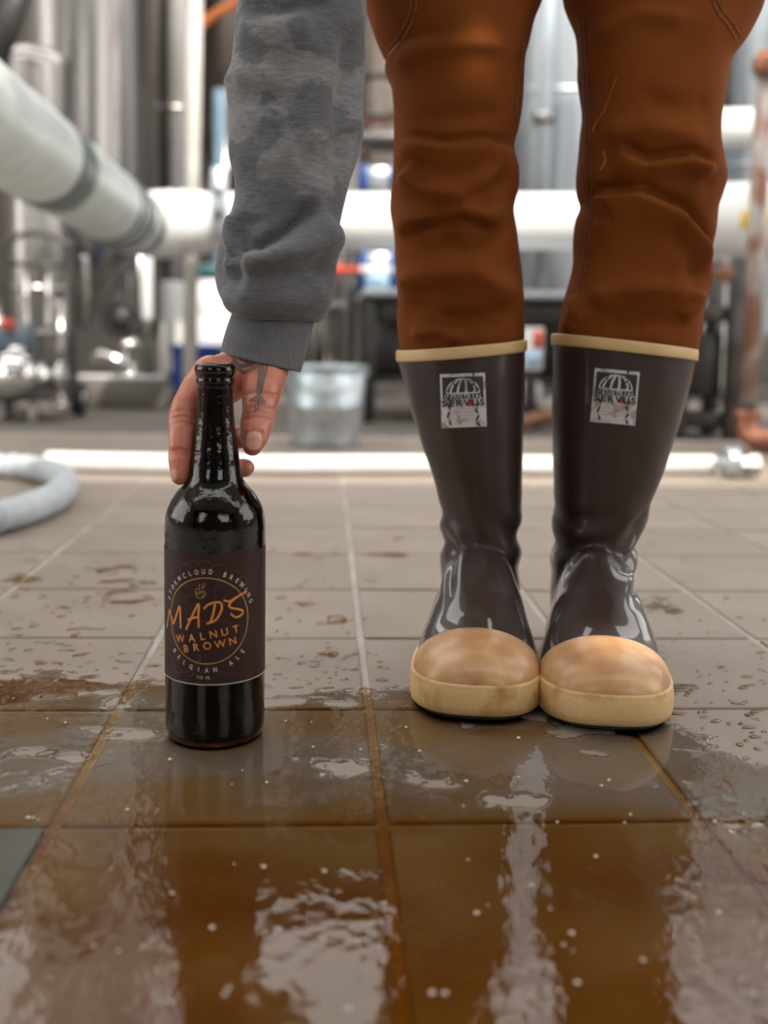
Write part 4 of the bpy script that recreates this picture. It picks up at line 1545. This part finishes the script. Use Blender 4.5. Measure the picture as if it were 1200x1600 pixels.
# ---- boots
def make_boot(toe, heel, tab, yc_f, hd_f, lab_, slope):
    """toe, heel: floor points of the foot's axis; tab: shaft outline (py, left, right)"""
    toe = Vector(toe); heel = Vector(heel)
    ax = (heel - toe); Lf = ax.length; ax.normalize()
    lat = Vector((ax.y, -ax.x, 0))

    def hw0(d):
        if d < 0: return 0
        if d < .075:
            return .0562 * (1 - (1 - d / .075) ** 2.6) ** (1 / 2.6)
        w_ = table([(.075, .0562), (.10, .0562), (.15, .050), (.20, .043), (.25, .042), (Lf, .040)], d)[0]
        rem = Lf - d
        if rem < .045:
            w_ *= sqrt(max(0, 1 - (1 - rem / .045) ** 2.4))
        return max(0, w_)

    def top(d):
        if d < .07:
            return .029 + .035 * sqrt(max(0, 1 - (1 - d / .07) ** 2.2))
        return table([(.07, .064), (.09, .073), (.12, .092), (.15, .113), (.17, .122), (.20, .12), (.25, .105), (Lf, .09)], d)[0]

    def spring(d): return .005 * max(0, 1 - d / .085) ** 2
    WALL = .029

    def P_(d, x, z): return toe + ax * d + lat * x + Vector((0, 0, z + spring(d) * sstep(.09, .0, z)))

    def section(d, n_=40, grow=0.):
        h = hw0(d) + grow
        t_ = top(d) + grow
        pts = [P_(d, -h, .002), P_(d, -h, WALL * .5)]
        for k in range(n_ + 1):
            q_ = pi - pi * k / n_
            e = .97
            pts.append(P_(d, h * math.copysign(abs(cos(q_)) ** e, cos(q_)), WALL + (t_ - WALL) * abs(sin(q_)) ** 1.0))
        pts += [P_(d, h, WALL * .5), P_(d, h, .002)]
        return pts
    ds = [.0008] + [.075 * (k / 22) ** 1.7 for k in range(2, 23)] + [.075 + (Lf - .075 - .0006) * k / 34 for k in range(1, 35)]
    ds = ds[:-1] + [Lf - .012, Lf - .004, Lf - .0008]
    ds = sorted(set(ds))
    body = MB()
    body.loft([section(d) for d in ds])
    # shaft
    rings = []
    y = tab[0][0]
    while y <= tab[-1][0]:
        l, r_ = table(tab, y)
        yc = yc_f(y); dh = hd_f(y)
        a, b = at(l, y, yc), at(r_, y, yc)
        c_ = (a + b) / 2; h = (b - a).length / 2
        tl = (.012 * (1 if False else 0))
        rings.append([Vector((c_.x + h * cos(2*pi*j/96), yc + dh * sin(2*pi*j/96), lerp(a.z, b.z, (1 + cos(2*pi*j/96)) / 2) + slope * sstep(700, 560, y) * cos(2*pi*j/96))) for j in range(96)])
        y += 5
    body.loft(rings)
    me = remeshed(body, .0022, 9)

    def crease(co, n_):
        d = .0007 * noise.noise((co.x * 30, co.y * 30, co.z * 30))
        if co.z < .17 and co.z > .07:
            w_ = sstep(.17, .135, co.z) * sstep(.07, .10, co.z)
            s_ = co.z * 120 + (co.x - toe.x) * 90 * (1 if lab_ else -1) + 9 * noise.noise((co.x * 9, co.y * 9, co.z * 11 + 3))
            side = sstep(.15, .8, abs(n_.x))
            d += w_ * ((.0014 if lab_ or n_.x < 0 else .0028) * side + .0009) * sin(s_)
        return d
    surf_disp(me, crease)
    bo = finish('boot', me, boot_m, person)
    bvh = BVHTree.FromPolygons([v.co.copy() for v in me.vertices], [tuple(p.vertices) for p in me.polygons])
    # toe cap: shell over the toe
    cap = MB()
    rr = []
    for k in range(41):
        t = k / 40
        sec = []
        n_ = 48
        for j in range(n_ + 1):
            q_ = pi - pi * j / n_
            dB = .074 + .006 * (1 - abs(sin(q_)))
            d = max(2e-6, dB * t ** 3)
            g_ = .0022 if k < 40 else -.002
            h = hw0(d) + g_; t_ = top(d) + g_
            p = P_(d, h * math.copysign(abs(cos(q_)) ** .97, cos(q_)), WALL - .002 + (t_ - WALL + .002) * abs(sin(q_)) ** 1.0)
            sec.append(p - ax * g_ * sstep(.03, .0, d))
        rr.append(sec)
    cap.loft(rr, True, False, closed=False)
    cap.obj('toe_cap', cap_m, bo)
    # foxing band and sole: strips round the plan outline

    def outline(grow, n_=150):
        pts = []
        for k in range(n_):
            # walk by angle-like parameter: right side toe->heel then left side back
            u = k / n_
            s_ = u * 2 if u < .5 else (1 - u) * 2
            d = .0004 + (Lf - .0008) * (.5 - .5 * cos(pi * s_))
            sg = 1 if u < .5 else -1
            h = hw0(d)
            pts.append((d, sg * h))
        out_ = []
        for k in range(n_):
            a, b = pts[k - 1], pts[(k + 1) % n_]
            tx, ty = b[0] - a[0], b[1] - a[1]
            l_ = sqrt(tx * tx + ty * ty) or 1
            out_.append((pts[k][0] - ty / l_ * -1 * 0 + (ty / l_) * 0 + (-(ty) / l_) * 0 + pts_n(tx, ty, l_)[0] * grow, pts[k][1] + pts_n(tx, ty, l_)[1] * grow))
        return out_

    def pts_n(tx, ty, l_):
        # outward normal of a loop walked toe -> right -> heel -> left
        return (-ty / l_, tx / l_)
    prof_ = [(-.004, .0022), (.0005, .003), (.0034, .0058), (.0047, .011), (.0046, .020), (.0042, .026), (.0036, .0285), (.0036, .0293), (.0030, .0318), (.0, .0328)]
    rings = [[P_(d, x, z) for d, x in outline(g_)] for g_, z in prof_]
    MB().loft(rings, False, False).obj('foxing_band', fox_m, bo)
    rings = [[toe + ax * d + lat * x + Vector((0, 0, z + spring(d) * k_)) for d, x in outline(g_)] for g_, z, k_ in ((-.008, .0003, .5), (-.004, .0008, .55), (-.0015, .002, .8), (-.0015, .005, 1.), (-.004, .0056, 1.))]
    MB().loft(rings, True, True).obj('sole', rubber_m, bo)
    # cream trim at the top
    y0 = tab[0][0]
    def ringat(yy, grow):
        l, r_ = table(tab, yy)
        yc = yc_f(yy); dh = hd_f(yy)
        a, b = at(l, yy, yc), at(r_, yy, yc)
        c_ = (a + b) / 2; h = (b - a).length / 2 + grow; dh += grow
        return [Vector((c_.x + h * cos(2*pi*j/96), yc + dh * sin(2*pi*j/96), lerp(a.z, b.z, (1 + cos(2*pi*j/96)) / 2) + slope * cos(2*pi*j/96))) for j in range(96)]
    return bo, bvh, ringat


def tilt_tab(tab): return tab


shaftL = [(546, 621, 818), (560, 624, 818), (600, 633, 817), (650, 646, 816), (700, 661, 815), (740, 675, 814), (780, 686, 813), (810, 690, 810), (840, 692, 809), (880, 691, 810), (920, 690, 811), (960, 692, 812)]
shaftR = [(541, 866, 1083), (560, 866, 1078), (600, 866, 1070), (650, 865, 1058), (700, 866, 1043), (740, 867, 1030), (780, 868, 1012), (810, 868, 1001), (840, 867, 988), (880, 864, 985), (920, 862, 986), (960, 862, 986)]


def ycf(y): return table([(530, 1.105), (650, 1.095), (780, 1.085), (960, 1.085)], y)[0]


def hdf(y): return table([(530, .080), (650, .072), (780, .060), (850, .058), (960, .062)], y)[0]


boots = []
for (toe, ank, tab, flag, tilt) in ((fl(741, 1133), (751, 860), shaftL, True, .0058), (fl(951, 1149), (926, 860), shaftR, False, -.0085)):
    anc = at(ank[0], ank[1], 1.085)
    toe = Vector((toe.x, toe.y, 0))
    dirv = (Vector((anc.x, 1.085, 0)) - toe)
    heel = toe + dirv.normalized() * .297
    bo, bvh, ringat = make_boot(toe, heel, tab, ycf, hdf, flag, tilt)
    boots.append((bo, bvh))
    y0 = tab[0][0]
    rr = []
    for dz, g_ in ((-.003, .0003), (-.0028, .0016), (-.001, .0021), (.0072, .0021), (.0086, .0014), (.009, -.001), (.004, -.003)):
        ring = ringat(y0 + 6, g_)
        rr.append([p + Vector((0, 0, dz)) for p in ring])
    MB().loft(rr, False, False).obj('top_trim', trim_m, bo)
tag(boots[0][0], 'brown rubber boot with tan toe cap, nearer the bottle')
tag(boots[1][0], 'brown rubber boot with tan toe cap, farther from the bottle')

# printed patches on the shafts
for (bo, bvh), (x0, y0, x1, y1, tl) in zip(boots, ((688, 584, 760, 667, .035), (922, 576, 1000, 664, -.09))):
    cx, cy = (x0 + x1) / 2, (y0 + y1) / 2
    w, h = 70, 84

    def T(u, v):                                   # u,v in 0..1 (v down)
        a, b = (u - .5) * w, (v - .5) * h
        sgn = -tl
        return Vector((cx + a * cos(sgn) - b * sin(sgn), cy + a * sin(sgn) + b * cos(sgn), 0))

    def rect(u0, v0, u1, v1, n=10):
        q_ = MB()
        for i in range(n):
            for j in range(n):
                a0, a1 = lerp(u0, u1, i / n), lerp(u0, u1, (i + 1) / n)
                b0, b1 = lerp(v0, v1, j / n), lerp(v0, v1, (j + 1) / n)
                q_.add([T(a0, b0), T(a1, b0), T(a1, b1), T(a0, b1)], [(0, 1, 2, 3)])
        return q_
    pa_ = drape(bvh, rect(0, 0, 1, 1), .0006, 1.03, 0).obj('patch', patch_m, bo)
    q_ = rect(.05, .06, .95, .47)
    drape(bvh, q_, .0009, 1.03, 0).obj('black_panel', ink_m, bo)
    q_ = MB()
    # dome with meridians
    dome_ = [T(.5 + .36 * cos(pi * k / 24), .36 - .26 * sin(pi * k / 24)) for k in range(25)]
    ribbon(q_, dome_, 2.2)
    ribbon(q_, [T(.14, .36), T(.32, .365), T(.5, .365), T(.68, .365), T(.86, .36)], 2.4)
    for off_, w_ in ((-.24, 3.2), (-.10, 3.6), (.06, 4.0), (.22, 4.0)):
        ribbon(q_, [T(.5 + off_ * (1.15 - .0 * t) * (1 - .55 * t * t) + .03 * t, .355 - .25 * t) for t in [k / 10 for k in range(11)]], w_)
    drape(bvh, q_, .0012, 1.03, 0).obj('dome_emblem', patch_m, bo)

    def word(txt, uc, v, hgt, pitch, bold=.0, sx=1.):
        q2 = MB()
        for k, ch in enumerate(txt):
            vs_, fs_ = letter(ch, bold)
            u0 = uc + (k - (len(txt) - 1) / 2) * pitch
            q2.add([T(u0 + p.x * hgt * sx * h / w, v - p.y * hgt) for p in vs_], fs_)
        return q2
    drape(bvh, word('INDUSTRIAL', .5, .425, .07, .087, .02), .0012, 1.03, 0).obj('white_lettering', patch_m, bo)
    drape(bvh, word('SERVUS', .5, .545, .115, .165, .035, 1.15), .0013, 1.03, 0).obj('black_lettering', ink_m, bo)
    drape(bvh, rect(.60, .48, .74, .61, 3), .0009, 1.03, 0).obj('red_square', redink_m, bo)
    q_ = MB()
    for v in (.66, .72, .78, .84):
        a = random.uniform(.22, .3)
        ribbon(q_, [T(lerp(a, 1 - a, k / 8), v + .004 * sin(k * 2.2)) for k in range(9)], 1.6)
    drape(bvh, q_, .0009, 1.03, 0).obj('pink_lines', pinkink_m, bo)
    q_ = MB()
    for u, v0, v1 in ((.18, .4, .95), (.72, .0, .3), (.8, .55, .98), (.3, .1, .2)):
        ribbon(q_, [T(u + .03 * sin(k * 1.3 + u * 9), lerp(v0, v1, k / 10)) for k in range(11)], [abs(2.0 + 2.2 * sin(k * 2.1 + v0)) for k in range(11)])
    drape(bvh, q_, .0014, 1.03, 0).obj('wear_mark', boot_m, bo)

# ---- sweatshirt: sleeve, cuff, torso above the picture
SY = .955
slv = [(-330, 372, 600), (-200, 374, 588), (-100, 376, 578), (-40, 374, 573), (0, 372, 571), (50, 368, 570), (100, 363, 569), (122, 354, 568), (132, 350, 568), (142, 354, 568), (165, 356, 567), (210, 358, 564), (250, 360, 557), (285, 365, 545), (310, 367, 538), (330, 362, 534),
       (350, 352, 532), (380, 343, 530), (410, 339, 527), (440, 337, 522), (462, 339, 516), (478, 344, 509), (487, 350, 503), (493, 358, 496)]


def sy_f(y): return table([(-330, 1.02), (0, .985), (300, .955), (500, .945)], y)[0]


def sd_f(y): return table([(-330, .07), (0, .062), (300, .056), (440, .056), (480, .050), (493, .044)], y)[0]


sw = MB()
rings = leg_tube(slv, 200, 3.0, sy_f, sd_f, 2.15)
# tilt: the bunch hangs lower on the right side
for i, r_ in enumerate(rings):
    y = slv[0][0] + i * 3.0
    k = sstep(330, 490, y)
    for p in r_:
        p.z -= k * .13 * (p.x - at(430, 480, .945).x)
sw.loft(rings, True, True)
# torso, leaning forward above the picture
tb = []
for t in range(9):
    u = t / 8
    c_ = Vector((lerp(hx, hx - .10, u), lerp(1.16, .98, u), lerp(.90, 1.02, u) + .05 * sin(pi * u)))
    hw = lerp(.185, .20, u); hd = lerp(.13, .11, u)
    nrm = Vector((0, -.75 * u - .15, 1 - .45 * u)).normalized()
    side = Vector((1, 0, 0)); bk = nrm.cross(side).normalized()
    tb.append([c_ + side * hw * cos(2*pi*j/60) + bk * hd * sin(2*pi*j/60) for j in range(60)])
sw.loft(tb)
me = bpy.data.meshes.new('sweatshirt')
me.from_pydata([tuple(p) for p in sw.v], [], sw.f)
bm = bmesh.new(); bm.from_mesh(me); bmesh.ops.recalc_face_normals(bm, faces=bm.faces); bm.to_mesh(me); bm.free()
me.update()
sfolds = [
    ('step', [(378, 402), (410, 408), (450, 388), (485, 360), (515, 326)][::-1], .011, .016),
    ('step', [(372, 330), (372, 365), (380, 400)], -.006, .010),
    ('ridge', [(400, 425), (450, 405), (490, 382), (512, 358)], .005, .010),
    ('ridge', [(345, 425), (400, 432), (460, 430), (520, 415)], -.006, .010),
    ('ridge', [(342, 455), (400, 470), (470, 468), (515, 450)], .005, .014),
    ('ridge', [(345, 412), (380, 418), (420, 415)], .004, .007),
    ('ridge', [(500, 300), (535, 230), (552, 120), (556, 30)], -.008, .013),
    ('ridge', [(470, 220), (520, 215), (560, 180)], .004, .010),
    ('ridge', [(360, 128), (400, 118), (440, 125)], .003, .009),
    ('ridge', [(365, 145), (420, 158), (480, 152)], -.003, .009),
    ('ridge', [(375, 8), (430, 14), (480, 4), (520, -5)], -.005, .009),
    ('ridge', [(368, 45), (430, 50), (500, 35)], .004, .016),
    ('ridge', [(470, 330), (510, 280), (540, 240)], .004, .009),
    ('ridge', [(380, 320), (430, 335), (470, 330)], -.002, .012),
    ('ridge', [(365, 240), (420, 250), (470, 235)], .002, .014),
]
surf_disp(me, fold_fn(sfolds, .895, .0016, (22, 22, 30), 7.))
sweat = finish('sweatshirt', me, sweat_m, person)
tag(sweat, 'grey marl sweatshirt with damp blotches on the sleeve')
# ribbed cuff
cuffm = mat('grey_ribbed_cuff', (.11, .11, .117), .95, col2=(.16, .16, .17), nscale=60, nmin=.25, nmax=.75, stretch=(7, 7, .6), bump=.7, bscale=180, bdist=.0012, sheen=.2)
rings = []
for k in range(22):
    t = k / 21
    l = Vector((lerp(364, 344, t), lerp(486, 550, t), 0)); r_ = Vector((lerp(492, 470, t), lerp(498, 581, t), 0))
    yc = lerp(.945, .922, t)
    a, b = at(l.x, l.y, yc), at(r_.x, r_.y, yc)
    c_ = (a + b) / 2; hv = (b - a) / 2
    dh = lerp(.040, .034, t)
    bul = 1 + .02 * sin(pi * t)
    rings.append([c_ + hv * bul * cos(2*pi*j/160) + Vector((0, dh * bul * sin(2*pi*j/160) * (1 + .006 * (j % 2)), 0)) for j in range(160)])
last = rings[-1]; cl = sum(last, Vector()) / len(last)
rings.append([cl + (p - cl) * .95 + Vector((0, 0, .001)) for p in last])
rings.append([cl + (p - cl) * .92 + Vector((0, 0, .012)) for p in last])
MB().loft(rings, False, False).obj('cuff', cuffm, sweat)

# ---- hand
h_ = MB()


def chain(pts):
    for (x, y, Y, r_), (x2, y2, Y2, r2) in zip(pts[:-1], pts[1:]):
        h_.capsule(at(x, y, Y), at(x2, y2, Y2), r_, r2)


# forearm and wrist
chain([(430, 430, .948, .030), (418, 500, .942, .027), (408, 545, .930, .025)])
chain([(392, 540, .930, .022), (382, 562, .922, .021)])
chain([(425, 545, .932, .021), (418, 575, .918, .019)])
# palm towards the knuckles
chain([(385, 566, .924, .020), (354, 580, .908, .0165), (332, 584, .895, .0150)])
chain([(388, 570, .915, .021), (352, 592, .910, .018), (338, 606, .908, .015)])
chain([(388, 575, .918, .020), (345, 610, .918, .016), (330, 626, .918, .014)])
# thumb
chain([(420, 556, .926, .021), (414, 582, .910, .0200), (409, 612, .890, .0170), (405, 642, .878, .0142), (401, 662, .872, .0138), (397, 683, .864, .0118), (395, 696, .860, .0086)])
# web between thumb and palm
chain([(400, 585, .912, .016), (375, 600, .912, .012)])
# index finger down the left side of the neck
chain([(328, 581, .892, .0145), (308, 606, .880, .0135), (293, 634, .868, .0128), (287, 655, .862, .0125), (284, 690, .853, .0108), (281, 718, .848, .0098), (281, 743, .845, .0076)])
# middle and ring fingers behind the neck, tips showing on its right
chain([(338, 606, .908, .0125), (322, 650, .912, .0110), (334, 682, .905, .0102), (360, 686, .890, .0096), (378, 684, .878, .0086)])
chain([(330, 626, .918, .0115), (312, 680, .922, .0104), (330, 722, .915, .0096), (362, 733, .898, .0090), (384, 731, .884, .0078)])
chain([(330, 630, .925, .0105), (318, 690, .938, .0092), (335, 735, .935, .0085)])
me = remeshed(h_, .0016, 7)


def skinfn(co, n_):
    return .0004 * noise.noise((co.x * 90, co.y * 90, co.z * 90))


surf_disp(me, skinfn)
surf_disp(me, fold_fn([('ridge', s_, -.0011, .0016) for s_ in (
    [(372, 641), (400, 634), (438, 642)], [(374, 648), (402, 642), (436, 650)], [(376, 656), (402, 651), (432, 657)], [(374, 618), (400, 612), (440, 620)],
    [(262, 646), (285, 640), (312, 648)], [(262, 655), (285, 650), (310, 656)], [(262, 706), (280, 702), (302, 708)], [(262, 712), (280, 709), (302, 714)], [(262, 662), (284, 659), (308, 664)],
    [(380, 690), (383, 676), (396, 671), (409, 676), (412, 692)])], .87, .0003, (60, 60, 60), 1.))
hand = finish('hand', me, skin_m, person)
tag(hand, 'bare hand with a small dagger tattoo gripping the bottle neck')
h_bvh = BVHTree.FromPolygons([v.co.copy() for v in me.vertices], [tuple(p.vertices) for p in me.polygons])


def Z1(zx, zy): return (220 + zx / 4.573, 520 + zy / 4.573)


def blob(cx, cy, rx, ry, rot=0., n=20, m_=4, sup=2.6):
    q_ = MB()
    q_.v.append(Vector((cx, cy, 0)))
    for k in range(1, m_ + 1):
        for j in range(n):
            a = 2 * pi * j / n
            x = rx * k / m_ * math.copysign(abs(cos(a)) ** (2 / sup), cos(a)); y = ry * k / m_ * math.copysign(abs(sin(a)) ** (2 / sup), sin(a))
            q_.v.append(Vector((cx + x * cos(rot) - y * sin(rot), cy + x * sin(rot) + y * cos(rot), 0)))
    for j in range(n):
        q_.f.append((0, 1 + j, 1 + (j + 1) % n))
    for k in range(m_ - 1):
        for j in range(n):
            a, b = 1 + k * n + j, 1 + k * n + (j + 1) % n
            q_.f.append((a, b, b + n, a + n))
    return q_


drape(h_bvh, blob(396.5, 689, 11.5, 13.5, .12), .0007, .85, 0).obj('thumbnail', nail_m, hand)
drape(h_bvh, blob(272, 742, 5, 10, .1), .0006, .85, 0).obj('fingernail', nail_m, hand)
tat = [[Z1(850, 230), Z1(842, 330), Z1(832, 440)], [Z1(905, 230), Z1(880, 330), Z1(852, 440)], [Z1(876, 230), Z1(860, 330), Z1(842, 445)], [Z1(780, 484), Z1(830, 455), Z1(845, 440)], [Z1(845, 440), Z1(865, 465), Z1(888, 500)],
       [Z1(780, 484), Z1(835, 490), Z1(888, 503)], [Z1(800, 472), Z1(840, 465), Z1(875, 490)], [Z1(812, 520), Z1(822, 545), Z1(818, 575)], [Z1(842, 525), Z1(835, 548), Z1(850, 545)], [Z1(838, 455), Z1(842, 492), Z1(835, 515)],
       [Z1(640, 215), Z1(690, 255), Z1(735, 285)], [Z1(735, 285), Z1(790, 262), Z1(835, 245)], [Z1(660, 190), Z1(700, 230), Z1(760, 235)], [Z1(700, 170), Z1(760, 210), Z1(830, 215)], [Z1(690, 255), Z1(740, 240), Z1(800, 225)]]
drape(h_bvh, pix_strokes(tat[:3], 3.6, 5), .0004, .88, 0).obj('tattoo', tattoo_m, hand)
drape(h_bvh, pix_strokes(tat[3:10], 2.6, 5), .0004, .88, 0).obj('tattoo', tattoo_m, hand)
drape(h_bvh, pix_strokes(tat[10:], 5.0, 5), .0004, .88, 0).obj('tattoo', tattoo_m, hand)
